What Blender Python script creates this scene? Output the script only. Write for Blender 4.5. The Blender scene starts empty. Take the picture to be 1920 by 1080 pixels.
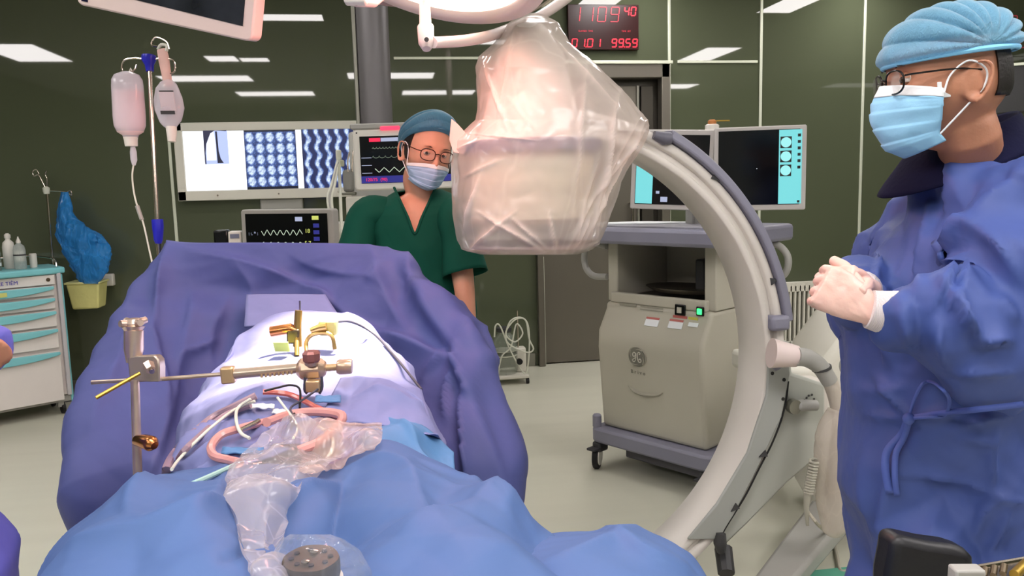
import bpy, math, random
import numpy as np
from mathutils import Vector, Matrix, noise
random.seed(4); rng = np.random.default_rng(4)
S = bpy.context.scene; COL = S.collection

# ------------------------------------------------------------ camera, light, exposure
F = 1500.0; EYE = 1.4
yaw, pit, rol = math.radians(9), math.radians(7.2), math.radians(1.5)
fwd = Vector((math.sin(yaw)*math.cos(pit), math.cos(yaw)*math.cos(pit), -math.sin(pit)))
rgt = Vector((math.cos(yaw), -math.sin(yaw), 0)); upv = rgt.cross(fwd)
CX = math.cos(rol)*rgt - math.sin(rol)*upv; CY = math.sin(rol)*rgt + math.cos(rol)*upv
CO = Vector((0, 0, EYE))
cam = bpy.data.cameras.new('camera'); cam.sensor_width = 36; cam.lens = 36*F/1920; cam.clip_start = .05
co = bpy.data.objects.new('camera', cam); COL.objects.link(co); S.camera = co
co.matrix_world = Matrix(((CX.x, CY.x, -fwd.x, 0), (CX.y, CY.y, -fwd.y, 0), (CX.z, CY.z, -fwd.z, EYE), (0, 0, 0, 1)))
S.view_settings.view_transform = 'Standard'; S.view_settings.look = 'None'
S.view_settings.gamma = 1; S.view_settings.use_curve_mapping = False
S.view_settings.exposure = 0.0
W = bpy.data.worlds.new('world'); S.world = W; W.use_nodes = True
W.node_tree.nodes['Background'].inputs[0].default_value = (.8, .85, 1, 1)
W.node_tree.nodes['Background'].inputs[1].default_value = .1
PANEL = 22.0                                    # strength of the ceiling light panels
LAMP_POS = Vector((.13, 2.12, 1.995)); FIELD = Vector((-.17, 1.90, 1.05))
LAMPW = (1, .74, .60)
def spot(name, loc, to, power, angle, blend, color, size):
    l = bpy.data.lights.new(name, 'SPOT'); l.energy = power; l.spot_size = math.radians(angle); l.spot_blend = blend
    l.color = color; l.shadow_soft_size = size
    o = bpy.data.objects.new(name, l); COL.objects.link(o); o.location = loc
    o.rotation_euler = (Vector(to)-Vector(loc)).to_track_quat('-Z', 'Y').to_euler(); return o
_ax = (FIELD-LAMP_POS).normalized()
spot('lamp_beam', LAMP_POS+_ax*.06, FIELD, 720, 29, .9, (1, .84, .66), .09)
spot('lamp_spill', LAMP_POS+_ax*.06, FIELD, 30, 172, .25, (1, .36, .30), .12)

# ------------------------------------------------------------ pixel <-> place
def ray(px, py): return fwd + CX*((px-960)/F) - CY*((py-540)/F)
def P(px, py, d): return CO + ray(px, py)*d
def PH(px, py, z): r = ray(px, py); return CO + r*((z-EYE)/r.z)
def PY(px, py, y): r = ray(px, py); return CO + r*(y/r.y)
def PN(px, py, o, n): r = ray(px, py); return CO + r*((Vector(o)-CO).dot(n)/r.dot(n))
def proj(p):
    q = Vector(p)-CO; z = q.dot(fwd); return 960+F*q.dot(CX)/z, 540-F*q.dot(CY)/z
V = Vector
def frame(o, x, z):                      # x and z axes -> matrix
    x = V(x).normalized(); z = V(z); z = (z-x*z.dot(x)).normalized(); y = z.cross(x)
    return Matrix(((x.x, y.x, z.x, o[0]), (x.y, y.y, z.y, o[1]), (x.z, y.z, z.z, o[2]), (0, 0, 0, 1)))
I4 = Matrix.Identity(4)

# ------------------------------------------------------------ mesh builder
def spline(pts, n):
    pts = [V(p) for p in pts]; out = []; m = len(pts)
    if m < 3: return [pts[0].lerp(pts[-1], i/(n*(m-1))) for i in range(n*(m-1)+1)]
    for i in range(m-1):
        a = pts[i-1] if i else pts[0]*2-pts[1]; b, c = pts[i], pts[i+1]; d = pts[i+2] if i+2 < m else pts[-1]*2-pts[-2]
        for k in range(n):
            t = k/n; out.append(.5*((2*b)+(c-a)*t+(2*a-5*b+4*c-d)*t*t+(3*b-a-3*c+d)*t**3))
    out.append(pts[-1]); return out
class MB:
    def __init__(s, M=I4): s.v = []; s.f = []; s.M = M
    def add(s, vs, fs, M=None):
        k = len(s.v); T = s.M @ M if M else s.M
        s.v += [T @ V(v) for v in vs]; s.f += [tuple(i+k for i in f) for f in fs]; return s
    def box(s, c, d, M=None, taper=1.0):
        x, y, z = d[0]/2, d[1]/2, d[2]/2; vs = []
        for sz in (-1, 1):
            t = taper if sz > 0 else 1
            for sx, sy in ((-1, -1), (1, -1), (1, 1), (-1, 1)): vs.append((c[0]+sx*x*t, c[1]+sy*y*t, c[2]+sz*z))
        return s.add(vs, [(3, 2, 1, 0), (4, 5, 6, 7), (0, 1, 5, 4), (1, 2, 6, 5), (2, 3, 7, 6), (3, 0, 4, 7)], M)
    def rings(s, R, caps=True, closed=False, M=None):
        n = len(R[0]); vs = [p for r in R for p in r]; fs = []
        m = len(R)
        for i in range(m if closed else m-1):
            a = i*n; b = ((i+1) % m)*n
            for j in range(n): k = (j+1) % n; fs.append((a+j, a+k, b+k, b+j))
        if caps and not closed: fs.append(tuple(range(n))[::-1]); fs.append(tuple((m-1)*n+j for j in range(n)))
        return s.add(vs, fs, M)
    def tube(s, pts, r, n=8, sp=0, closed=False, caps=True, flat=1.0, M=None, upd=None):
        pts = [V(p) for p in pts]; m0 = len(pts)
        rr = list(r) if isinstance(r, (list, tuple)) else [r]*m0
        if sp:
            pts = spline(pts, sp); x = np.linspace(0, m0-1, len(pts)); rr = list(np.interp(x, range(m0), rr))
        m = len(pts); R = []; up = None
        for i, p in enumerate(pts):
            if closed: t = (pts[(i+1) % m]-pts[i-1])
            else: t = pts[min(i+1, m-1)]-pts[max(i-1, 0)]
            if t.length < 1e-9: t = V((0, 0, 1))
            t.normalize()
            if up is None:
                up = V(upd) if upd else (V((0, 0, 1)) if abs(t.z) < .9 else V((1, 0, 0)))
            u = up - t*up.dot(t)
            if u.length < 1e-6: u = t.orthogonal()
            u.normalize(); w = t.cross(u); up = u
            R.append([p + u*(rr[i]*math.cos(a)*flat) + w*(rr[i]*math.sin(a)) for a in [2*math.pi*k/n for k in range(n)]])
        return s.rings(R, caps, closed, M)
    def cyl(s, a, b, r, n=20, r2=None): return s.tube([a, b], [r, r if r2 is None else r2], n)
    def lathe(s, prof, o=(0, 0, 0), ax=(0, 0, 1), n=28, sx=1, sy=1, M=None):
        ax = V(ax).normalized(); x = V((1, 0, 0)) if abs(ax.x) < .8 else V((0, 1, 0))
        T = frame(o, x-ax*x.dot(ax), ax); R = []
        for r, z in prof: R.append([T @ V((max(r, 1e-4)*sx*math.cos(2*math.pi*k/n), max(r, 1e-4)*sy*math.sin(2*math.pi*k/n), z)) for k in range(n)])
        return s.rings(R, True, False, M)
    def ball(s, c, r, n=16, M=None):
        r = (r, r, r) if not isinstance(r, (tuple, list)) else r
        R = []
        for i in range(n//2+1):
            a = math.pi*(i/(n//2))-math.pi/2; q = max(math.cos(a), 1e-3)
            R.append([(c[0]+r[0]*q*math.cos(2*math.pi*k/n), c[1]+r[1]*q*math.sin(2*math.pi*k/n), c[2]+r[2]*math.sin(a)) for k in range(n)])
        return s.rings(R, True, False, M)
    def prism(s, poly, t0, t1, M=None):          # polygon in local xy extruded along z
        n = len(poly); vs = [(p[0], p[1], t0) for p in poly]+[(p[0], p[1], t1) for p in poly]
        return s.add(vs, [tuple(range(n))[::-1], tuple(range(n, 2*n))]+[(i, (i+1) % n, n+(i+1) % n, n+i) for i in range(n)], M)
    def slab(s, pts, off):                        # any planar world polygon given thickness by a vector
        n = len(pts); off = V(off); vs = [V(p) for p in pts]+[V(p)+off for p in pts]
        return s.add(vs, [tuple(range(n)), tuple(range(n, 2*n))[::-1]]+[(i, (i+1) % n, n+(i+1) % n, n+i) for i in range(n)])
    def grid(s, G):
        n = len(G[0]); vs = [p for r in G for p in r]
        return s.add(vs, [(i*n+j, i*n+j+1, (i+1)*n+j+1, (i+1)*n+j) for i in range(len(G)-1) for j in range(n-1)])
    def mesh(s, name):
        me = bpy.data.meshes.new(name); me.from_pydata([tuple(v) for v in s.v], [], s.f); me.validate(); return me
    def build(s, name, mat, parent=None, bevel=0, seg=2, angle=35, sub=0, solid=0, flat=False, fix=True):
        return link(s.mesh(name), name, mat, parent, bevel, seg, angle, sub, solid, flat, fix)
import bmesh
def link(me, name, mat, parent=None, bevel=0, seg=2, angle=35, sub=0, solid=0, flat=False, fix=True):
    if fix:
        bm = bmesh.new(); bm.from_mesh(me); bmesh.ops.recalc_face_normals(bm, faces=bm.faces); bm.to_mesh(me); bm.free()
    o = bpy.data.objects.new(name, me); COL.objects.link(o)
    if mat: me.materials.append(mat)
    if parent is not None:
        off = WL[parent.name]; me.transform(Matrix.Translation(-off)); o.parent = parent; WL[o.name] = off.copy()
    else:
        vs = np.array([v.co[:] for v in me.vertices]); lo, hi = vs.min(0), vs.max(0)
        off = V(((lo[0]+hi[0])/2, (lo[1]+hi[1])/2, lo[2])); me.transform(Matrix.Translation(-off)); o.location = off; WL[o.name] = off.copy()
    if not flat:
        me.shade_smooth()
        if angle < 180 and hasattr(me, 'set_sharp_from_angle'): me.set_sharp_from_angle(angle=math.radians(angle))
    if bevel:
        m = o.modifiers.new('bevel', 'BEVEL'); m.width = bevel; m.segments = seg; m.limit_method = 'ANGLE'; m.angle_limit = math.radians(40); m.harden_normals = False
    if sub: m = o.modifiers.new('sub', 'SUBSURF'); m.levels = m.render_levels = sub
    if solid: m = o.modifiers.new('solid', 'SOLIDIFY'); m.thickness = solid; m.offset = 0
    return o
WL = {}
def thing(name, label, cat, loc, group=None):
    o = bpy.data.objects.new(name, None); COL.objects.link(o); o.location = loc; o.empty_display_size = .05
    WL[o.name] = V(loc); return tag(o, label, cat, group)
def tag(o, label, cat, group=None, kind=None):
    if label: o['label'] = label
    if cat: o['category'] = cat
    if group: o['group'] = group
    if kind: o['kind'] = kind
    return o
def struct(o): o['kind'] = 'structure'; return o
def lab(o, t): o['label'] = t; return o
def text(s, size, M, depth=.0006, align='CENTER', sx=1.0):
    c = bpy.data.curves.new('t', 'FONT'); c.body = s; c.size = size; c.extrude = depth; c.align_x = align; c.align_y = 'CENTER'; c.resolution_u = 3
    o = bpy.data.objects.new('t', c); COL.objects.link(o)
    me = bpy.data.meshes.new_from_object(o.evaluated_get(bpy.context.evaluated_depsgraph_get()))
    bpy.data.objects.remove(o); me.transform(M @ Matrix.Diagonal((sx, 1, 1, 1))); return me
def remesh(mb, voxel, smooth=4, fac=.5):
    me = mb.mesh('r'); bm = bmesh.new(); bm.from_mesh(me); bmesh.ops.recalc_face_normals(bm, faces=bm.faces); bm.to_mesh(me); bm.free()
    o = bpy.data.objects.new('r', me); COL.objects.link(o)
    m = o.modifiers.new('r', 'REMESH'); m.mode = 'VOXEL'; m.voxel_size = voxel
    if smooth: m = o.modifiers.new('s', 'SMOOTH'); m.factor = fac; m.iterations = smooth
    bpy.context.view_layer.update()
    r = bpy.data.meshes.new_from_object(o.evaluated_get(bpy.context.evaluated_depsgraph_get()))
    bpy.data.objects.remove(o); return r

def crisp(p, seed, wl=.22, a=.02, k=7):
    r = random.Random(seed); h = 0
    for i in range(k):
        d = V((r.uniform(-1, 1), r.uniform(-1, 1), r.uniform(-1, 1))).normalized(); w = wl*r.uniform(.5, 1.5); o = r.uniform(0, 9)
        x = p.dot(d)/w+o+.12*noise.noise(p*3+V((i, 0, 0))); t = abs((x % 1)-.5)*2
        m = max(0, noise.noise(p*2.2+V((o, i*3.1, seed)))+.12)*1.6
        h += a*(w/wl)*(t-.5)*min(1, m)
    return h
# ------------------------------------------------------------ materials
def srgb(h):
    h = h.lstrip('#'); c = [int(h[i:i+2], 16)/255 for i in (0, 2, 4)]
    return tuple(x/12.92 if x <= .04045 else ((x+.055)/1.055)**2.4 for x in c)
MC = {}
def mat(name, col, rough=.5, metal=0, var=0, vscale=8, bump=0, bscale=60, bkind='noise', coat=0, trans=0, alpha=1, spec=.5, emit=None, es=0, stretch=(1, 1, 1), ior=1.45, sss=0):
    if name in MC: return MC[name]
    m = bpy.data.materials.new(name); m.use_nodes = True; nt = m.node_tree; b = nt.nodes['Principled BSDF']; L = nt.links.new
    c = srgb(col) if isinstance(col, str) else col
    b.inputs['Base Color'].default_value = (*c, 1); b.inputs['Roughness'].default_value = rough; b.inputs['Metallic'].default_value = metal
    b.inputs['Coat Weight'].default_value = coat; b.inputs['Coat Roughness'].default_value = .05
    b.inputs['Transmission Weight'].default_value = trans; b.inputs['Alpha'].default_value = alpha
    b.inputs['Specular IOR Level'].default_value = spec; b.inputs['IOR'].default_value = ior
    b.inputs['Subsurface Weight'].default_value = sss; b.inputs['Subsurface Scale'].default_value = .02
    if emit is not None:
        e = srgb(emit) if isinstance(emit, str) else emit
        b.inputs['Emission Color'].default_value = (*e, 1); b.inputs['Emission Strength'].default_value = es
    tc = nt.nodes.new('ShaderNodeTexCoord'); mp = nt.nodes.new('ShaderNodeMapping'); mp.inputs['Scale'].default_value = stretch
    L(tc.outputs['Object'], mp.inputs['Vector'])
    if var:
        n = nt.nodes.new('ShaderNodeTexNoise'); n.inputs['Scale'].default_value = vscale; n.inputs['Detail'].default_value = 5
        L(mp.outputs[0], n.inputs['Vector'])
        r = nt.nodes.new('ShaderNodeMapRange'); r.inputs[3].default_value = 1-var; r.inputs[4].default_value = 1+var
        r.inputs[1].default_value = .3; r.inputs[2].default_value = .7
        L(n.outputs['Fac'], r.inputs[0])
        mx = nt.nodes.new('ShaderNodeVectorMath'); mx.operation = 'SCALE'; mx.inputs[0].default_value = c
        L(r.outputs[0], mx.inputs['Scale']); L(mx.outputs[0], b.inputs['Base Color'])
    if bump:
        if bkind == 'crumple':
            n = nt.nodes.new('ShaderNodeTexVoronoi'); n.feature = 'SMOOTH_F1'; n.inputs['Smoothness'].default_value = .25; n.inputs['Scale'].default_value = bscale
            n2 = nt.nodes.new('ShaderNodeTexNoise'); n2.inputs['Scale'].default_value = bscale*.8; n2.inputs['Detail'].default_value = 3
            ad = nt.nodes.new('ShaderNodeVectorMath'); ad.operation = 'MULTIPLY_ADD'; ad.inputs[1].default_value = (.12, .12, .12)
            L(n2.outputs['Color'], ad.inputs[0]); L(mp.outputs[0], ad.inputs[2]); L(ad.outputs[0], n.inputs['Vector']); out = n.outputs['Distance']
            L(mp.outputs[0], n2.inputs['Vector'])
        elif bkind == 'wave':
            n = nt.nodes.new('ShaderNodeTexWave'); n.inputs['Scale'].default_value = bscale; n.inputs['Distortion'].default_value = 2; L(mp.outputs[0], n.inputs['Vector']); out = n.outputs['Fac']
        else:
            n = nt.nodes.new('ShaderNodeTexNoise'); n.inputs['Scale'].default_value = bscale; n.inputs['Detail'].default_value = 4; L(mp.outputs[0], n.inputs['Vector']); out = n.outputs['Fac']
        bp = nt.nodes.new('ShaderNodeBump'); bp.inputs['Strength'].default_value = 1; bp.inputs['Distance'].default_value = bump
        L(out, bp.inputs['Height']); L(bp.outputs[0], b.inputs['Normal'])
    MC[name] = m; return m
def plastic(name, col, opac, rough=.25, lines=.5, bscale=14, bump=.012):
    """thin translucent film: see-through share, scattering share and a glossy skin"""
    m = bpy.data.materials.new(name); m.use_nodes = True; nt = m.node_tree; L = nt.links.new; N = nt.nodes.new
    for n in list(nt.nodes): nt.nodes.remove(n)
    out = N('ShaderNodeOutputMaterial'); c = (*srgb(col), 1)
    tr = N('ShaderNodeBsdfTransparent'); df = N('ShaderNodeBsdfDiffuse'); tl = N('ShaderNodeBsdfTranslucent'); gl = N('ShaderNodeBsdfGlossy')
    df.inputs[0].default_value = c; tl.inputs[0].default_value = c; gl.inputs['Roughness'].default_value = rough
    tc = N('ShaderNodeTexCoord'); mp = N('ShaderNodeMapping'); mp.inputs['Scale'].default_value = (1, 1, .45); L(tc.outputs['Object'], mp.inputs[0])
    vo = N('ShaderNodeTexVoronoi'); vo.feature = 'SMOOTH_F1'; vo.inputs['Scale'].default_value = bscale; vo.inputs['Smoothness'].default_value = .15
    no = N('ShaderNodeTexNoise'); no.inputs['Scale'].default_value = bscale*.6; no.inputs['Detail'].default_value = 3; L(mp.outputs[0], no.inputs['Vector'])
    ad = N('ShaderNodeVectorMath'); ad.operation = 'MULTIPLY_ADD'; ad.inputs[1].default_value = (.32, .32, .32)
    L(no.outputs['Color'], ad.inputs[0]); L(mp.outputs[0], ad.inputs[2]); L(ad.outputs[0], vo.inputs['Vector'])
    bp = N('ShaderNodeBump'); bp.inputs['Distance'].default_value = bump; L(vo.outputs['Distance'], bp.inputs['Height'])
    for s in (df, tl, gl): L(bp.outputs[0], s.inputs['Normal'])
    a = N('ShaderNodeMixShader'); a.inputs[0].default_value = .4; L(df.outputs[0], a.inputs[1]); L(tl.outputs[0], a.inputs[2])
    b = N('ShaderNodeMixShader'); L(tr.outputs[0], b.inputs[1]); L(a.outputs[0], b.inputs[2])
    mr = N('ShaderNodeMapRange'); L(no.outputs['Fac'], mr.inputs[0]); mr.inputs[1].default_value = .3; mr.inputs[2].default_value = .7
    mr.inputs[3].default_value = max(0, opac-.12*lines*2); mr.inputs[4].default_value = min(1, opac+.12*lines*2)
    ve = N('ShaderNodeTexVoronoi'); ve.feature = 'DISTANCE_TO_EDGE'; ve.inputs['Scale'].default_value = bscale*.9; L(ad.outputs[0], ve.inputs['Vector'])
    m2 = N('ShaderNodeMapRange'); m2.inputs[1].default_value = 0; m2.inputs[2].default_value = .05; m2.inputs[3].default_value = .6*lines; m2.inputs[4].default_value = 0; L(ve.outputs['Distance'], m2.inputs[0])
    at = N('ShaderNodeAttribute'); at.attribute_name = 'gather'
    s1 = N('ShaderNodeMath'); s1.operation = 'ADD'; L(mr.outputs[0], s1.inputs[0]); L(m2.outputs[0], s1.inputs[1])
    s2 = N('ShaderNodeMath'); s2.operation = 'ADD'; s2.use_clamp = True; L(s1.outputs[0], s2.inputs[0]); L(at.outputs['Fac'], s2.inputs[1]); L(s2.outputs[0], b.inputs[0])
    k = N('ShaderNodeMixShader'); fr = N('ShaderNodeFresnel'); fr.inputs['IOR'].default_value = 1.3; mn = N('ShaderNodeMath'); mn.operation = 'MINIMUM'; mn.inputs[1].default_value = .22; L(fr.outputs[0], mn.inputs[0]); L(mn.outputs[0], k.inputs[0]); L(b.outputs[0], k.inputs[1]); L(gl.outputs[0], k.inputs[2])
    L(k.outputs[0], out.inputs[0]); return m
def emis(name, col, s):
    m = bpy.data.materials.new(name); m.use_nodes = True; b = m.node_tree.nodes['Principled BSDF']
    b.inputs['Base Color'].default_value = (.02, .02, .02, 1); b.inputs['Roughness'].default_value = .3
    b.inputs['Emission Color'].default_value = (*srgb(col), 1); b.inputs['Emission Strength'].default_value = s; return m

WALL = mat('green_glass', '#4f5542', .025, spec=.6, var=.05, vscale=.7)
FLOOR = mat('vinyl_floor', '#c9c8b8', .28, var=.035, vscale=1.6, stretch=(.35, 4, 1), bump=.0006, bscale=3)
CEIL = mat('ceiling_white', '#dcdcd8', .8, var=.02, vscale=2)
STEEL = mat('steel', '#9a9488', .3, 1, bump=.0004, bscale=200)
DOORM = mat('door_steel', '#6f6a61', .33, .55, var=.05, vscale=1.2, bump=.0003, bscale=90)
SEAM = mat('seam_metal', '#d6dac8', .35, .3, bump=.0002, bscale=50)
FRAMEM = mat('frame_metal', '#8b8a80', .35, .7, bump=.0002, bscale=60)
PAINTW = mat('white_paint', '#d8d4cc', .35, var=.02, vscale=5, bump=.0002, bscale=120)
LAMPP = mat('lamp_white', '#d9c8c4', .35, var=.02, vscale=5)
MEDW = mat('device_white', '#d4d1c6', .38, var=.025, vscale=4, bump=.0002, bscale=150)
MEDG = mat('device_grey', '#9b9a95', .45, var=.03, vscale=5, bump=.0002, bscale=150)
PURG = mat('purple_grey', '#7d7c8c', .45, var=.03, vscale=6, bump=.0003, bscale=150)
DGREY = mat('dark_grey', '#3a3a3c', .5, var=.05, vscale=9)
BLACK = mat('black_rubber', '#0b0b0d', .55, var=.1, vscale=9)
BLACKG = mat('black_gloss', '#06070a', .15, var=.1, vscale=9)
CHROME = mat('chrome', '#c9bdb2', .16, 1, var=.04, vscale=20)
TURQ = mat('turquoise', '#7cc4cc', .4, var=.03, vscale=5)
TROLW = mat('trolley_white', '#dcd6d2', .4, var=.02, vscale=5)
DRAPE = mat('drape_blue', '#474e84', .62, var=.05, vscale=5, bump=.004, bscale=9, bkind='crumple', spec=.35)
DRAPEF = mat('drape_front', '#486292', .62, var=.04, vscale=5, bump=.003, bscale=6, bkind='crumple', spec=.35)
DRAPED = mat('drape_deep', '#414f9c', .62, var=.05, vscale=5, bump=.006, bscale=6, bkind='crumple', spec=.35)
TOWEL = mat('sheet_pale', '#7479a6', .7, var=.04, vscale=9, bump=.004, bscale=12, bkind='crumple', spec=.3)
CYAN = mat('sheet_cyan', '#4c76a4', .6, var=.04, vscale=9, bump=.003, bscale=14, bkind='crumple')
GOWN = mat('gown_blue', '#3d4f8c', .6, var=.05, vscale=6, bump=.010, bscale=9, bkind='crumple', spec=.4)
NAVY = mat('navy_cloth', '#10112c', .9, spec=.15, var=.1, vscale=12, bump=.001, bscale=90)
SCRUB = mat('scrub_green', '#08493b', .8, var=.08, vscale=7, bump=.006, bscale=5, bkind='crumple', spec=.2)
SKIN = mat('skin', '#a8745a', .5, var=.06, vscale=14, bump=.0005, bscale=180, sss=.08)
SKIN2 = mat('skin_pale', '#cf9a80', .5, var=.06, vscale=14, bump=.0005, bscale=180, sss=.08)
GLOVE = mat('latex_glove', '#dcb6aa', .38, var=.05, vscale=20, bump=.002, bscale=45, sss=.1)
CUFF = mat('knit_cuff', '#e6dcdc', .8, bump=.001, bscale=160, bkind='wave')
HAIR = mat('hair_black', '#120d0b', .5, bump=.001, bscale=200)
MASKB = mat('mask_blue', '#8cc0e0', .7, var=.05, vscale=12, bump=.0015, bscale=50)
MASKW = mat('mask_white', '#dfe3e6', .7, bump=.0008, bscale=70)
GREENG = emis('green_led', '#30ff70', 3.0)
GOLD = mat('brass', '#a88a3c', .35, .8, var=.1, vscale=20)
BRONZE = mat('bronze', '#5b5040', .4, .8, var=.15, vscale=30)
WIRE = mat('cable_dark', '#3a3a48', .5, var=.1, vscale=40)
TUBEW = mat('tube_white', '#cfd0c2', .35, var=.05, vscale=20)
RUBBER = mat('tube_pink', '#c98f8a', .3, var=.1, vscale=25, coat=.3)
PINKP = mat('strap_pink', '#d9b2a6', .5, var=.05, vscale=25)
BLUEP = mat('blue_plastic', '#2224a8', .3, var=.05, vscale=30)
LCDK = mat('lcd_dark', '#07080d', .12, var=.1, vscale=4)

# ------------------------------------------------------------ the room
YW = 6.07; XL, XR, YF, ZC = -4.7, 6.4, -3.2, 3.0
def room_box(name, c, d, m): return struct(MB().box(c, d).build(name, m))
room_box('floor', ((XL+XR)/2, (YW+YF)/2, -.05), (XR-XL+.4, YW-YF+.4, .1), FLOOR)
room_box('ceiling', ((XL+XR)/2, (YW+YF)/2, ZC+.05), (XR-XL+.4, YW-YF+.4, .1), CEIL)
room_box('wall_left', (XL-.05, (YW+YF)/2, ZC/2), (.1, YW-YF, ZC), WALL)
room_box('wall_right', (XR+.05, (YW+YF)/2, ZC/2), (.1, YW-YF, ZC), WALL)
room_box('wall_front', ((XL+XR)/2, YF-.05, ZC/2), (XR-XL+.2, .1, ZC), mat('wall_far', '#8b9088', .5, var=.03, vscale=2))
DX0, DX1, DZ = 1.16, 2.22, 2.32
wb = MB()
for x0, x1, z0, z1 in ((XL, DX0, 0, ZC), (DX1, XR, 0, ZC), (DX0, DX1, DZ, ZC)): wb.box(((x0+x1)/2, YW+.06, (z0+z1)/2), (x1-x0, .12, z1-z0))
struct(wb.build('wall_back', WALL))
n = 0
for x, z0, z1 in ((-1.47, 0, 1.9), (-.13, 0, ZC), (2.235, 0, ZC), (2.99, 0, ZC), (3.87, 0, ZC), (4.84, 0, ZC), (-2.95, 0, ZC)):
    n += 1; struct(MB().box((x, YW-.004, (z0+z1)/2), (.022, .012, z1-z0)).build('trim_%d' % n, SEAM, bevel=.003))
for x0, x1, z in ((.13, .82, 2.355), (2.3, 2.96, 2.325)):
    n += 1; struct(MB().box(((x0+x1)/2, YW-.006, z), (x1-x0, .014, .02)).build('trim_%d' % n, SEAM, bevel=.003))
bb = MB()
for x0, x1 in ((XL, DX0-.03), (DX1+.03, XR)): bb.box(((x0+x1)/2, YW-.006, .05), (x1-x0, .02, .1))
struct(bb.build('baseboard_back', FRAMEM, bevel=.003))
# the door
dr = struct(thing('door_1', None, None, (1.69, YW, 0))); del_ = [dr.pop(k) for k in ('label', 'category') if k in dr]
m = MB()
m.box((DX0+.02, YW-.01, DZ/2), (.05, .1, DZ)); m.box((DX1-.03, YW-.01, DZ/2), (.07, .1, DZ)); m.box(((DX0+DX1)/2, YW-.01, DZ-.06), (DX1-DX0, .1, .12))
m.build('door_frame', DOORM, dr, bevel=.006)
MB().box(((DX0+DX1)/2, YW-.066, DZ-.006), (DX1-DX0+.04, .02, .025)).build('frame_edge', SEAM, dr, bevel=.004)
MB().box(((DX0+DX1)/2, YW+.10, DZ/2), (DX1-DX0+.1, .03, DZ)).build('backing', mat('door_dark', '#4a463f', .35, .5), dr)
MB().box((1.59, YW+.04, 1.08), (.82, .04, 2.14)).build('door_leaf', DOORM, dr, bevel=.004)
MB().box((2.07, YW+.05, 1.08), (.10, .04, 2.14)).build('side_panel', mat('door_dark', '#4a463f', .35, .5), dr, bevel=.004)
MB().box((1.985, YW+.015, 1.08), (.02, .03, 2.14)).build('door_edge', FRAMEM, dr, bevel=.003)
MB().box((1.2, YW-.035, .43), (.02, .02, .86)).build('edge_strip', SEAM, dr, bevel=.003)
MB().tube([(1.92, YW+.02, .95), (1.92, YW-.04, .95), (1.92, YW-.04, 1.25), (1.92, YW+.02, 1.25)], .01, 10).build('door_handle', CHROME, dr)
# ceiling lights
LP = [(-3.76, 2.46, .6, 1.16), (-1.78, 2.08, .36, .42), (-1.42, 2.0, .34, .30), (1.95, 5.2, .36, 1.2), (4.11, 2.36, .46, 1.06), (3.75, 5.3, .36, 1.1),
      (.2, .6, 1.2, .6), (2.6, .6, 1.2, .6), (-2.3, .4, 1.2, .6), (1.0, -1.4, 1.2, .6), (-1.6, -1.4, 1.2, .6), (4.6, -.8, 1.2, .6), (-.9, 4.4, .9, .3), (1.0, 3.2, .9, .3)]
PM = emis('light_panel', '#fcf6f4', PANEL)
where = ['left of the ceiling monitor', 'above the infusion stand', 'above the blue drape screen', 'in front of the red clock', 'above the surgeon', 'near the far right wall',
         'just above the camera', 'behind the surgeon', 'left of the operating table', 'behind the camera on the right', 'behind the camera on the left', 'in the near right corner', 'near the film viewer', 'above the imaging arm']
for (x, y, sx, sy), w in zip(LP, where):
    t = thing('ceiling_light', 'flat white ceiling light panel '+w, 'ceiling light', (x, y, ZC-.03), 'ceiling light panels')
    MB().box((x, y, ZC-.012), (sx, sy, .016)).build('diffuser', PM, t)
    f = MB()
    for a, b, c, d in ((x, y-sy/2, sx+.04, .02), (x, y+sy/2, sx+.04, .02), (x-sx/2, y, .02, sy), (x+sx/2, y, .02, sy)): f.box((a, b, ZC-.012), (c, d, .024))
    f.build('frame', PAINTW, t, bevel=.002)
# return-air grille and gas outlets
gx0, gx1 = 3.05, 3.86
t = thing('ventilation_grille', 'low white slatted air grille on the green wall beside the surgeon\'s hands', 'grille', ((gx0+gx1)/2, YW-.02, .02))
m = MB(); m.box(((gx0+gx1)/2, YW-.02, .53), (gx1-gx0, .04, .08)); m.box(((gx0+gx1)/2, YW-.02, .05), (gx1-gx0, .04, .06)); m.box((gx0+.02, YW-.02, .3), (.04, .04, .55)); m.box((gx1-.02, YW-.02, .3), (.04, .04, .55))
m.build('frame', MEDW, t, bevel=.004)
MB().box(((gx0+gx1)/2, YW-.004, .3), (gx1-gx0-.04, .006, .5)).build('backing', mat('grille_back', '#6d6c60', .6), t)
m = MB()
for i in range(19): m.box((gx0+.05+i*.04, YW-.025, .3), (.014, .03, .48))
m.build('slats', MEDW, t, bevel=.002)
for i, px in enumerate((1666, 1683, 1699)):
    c = PY(px, 345, YW-.01); t = thing('gas_outlet', '%s of three small dark round outlets on the green wall by the surgeon' % ('leftmost', 'middle', 'rightmost')[i], 'wall outlet', c, 'wall outlets beside the surgeon')
    MB().lathe([(.022, 0), (.022, .012), (.016, .016)], c, (0, -1, 0), 16, 1, 1.5).build('ring', BLACKG, t)
    MB().lathe([(.010, .0), (.010, .02), (.004, .022)], c+V((-.004, 0, .004)), (0, -1, 0), 12).build('socket', MEDG, t)

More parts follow.
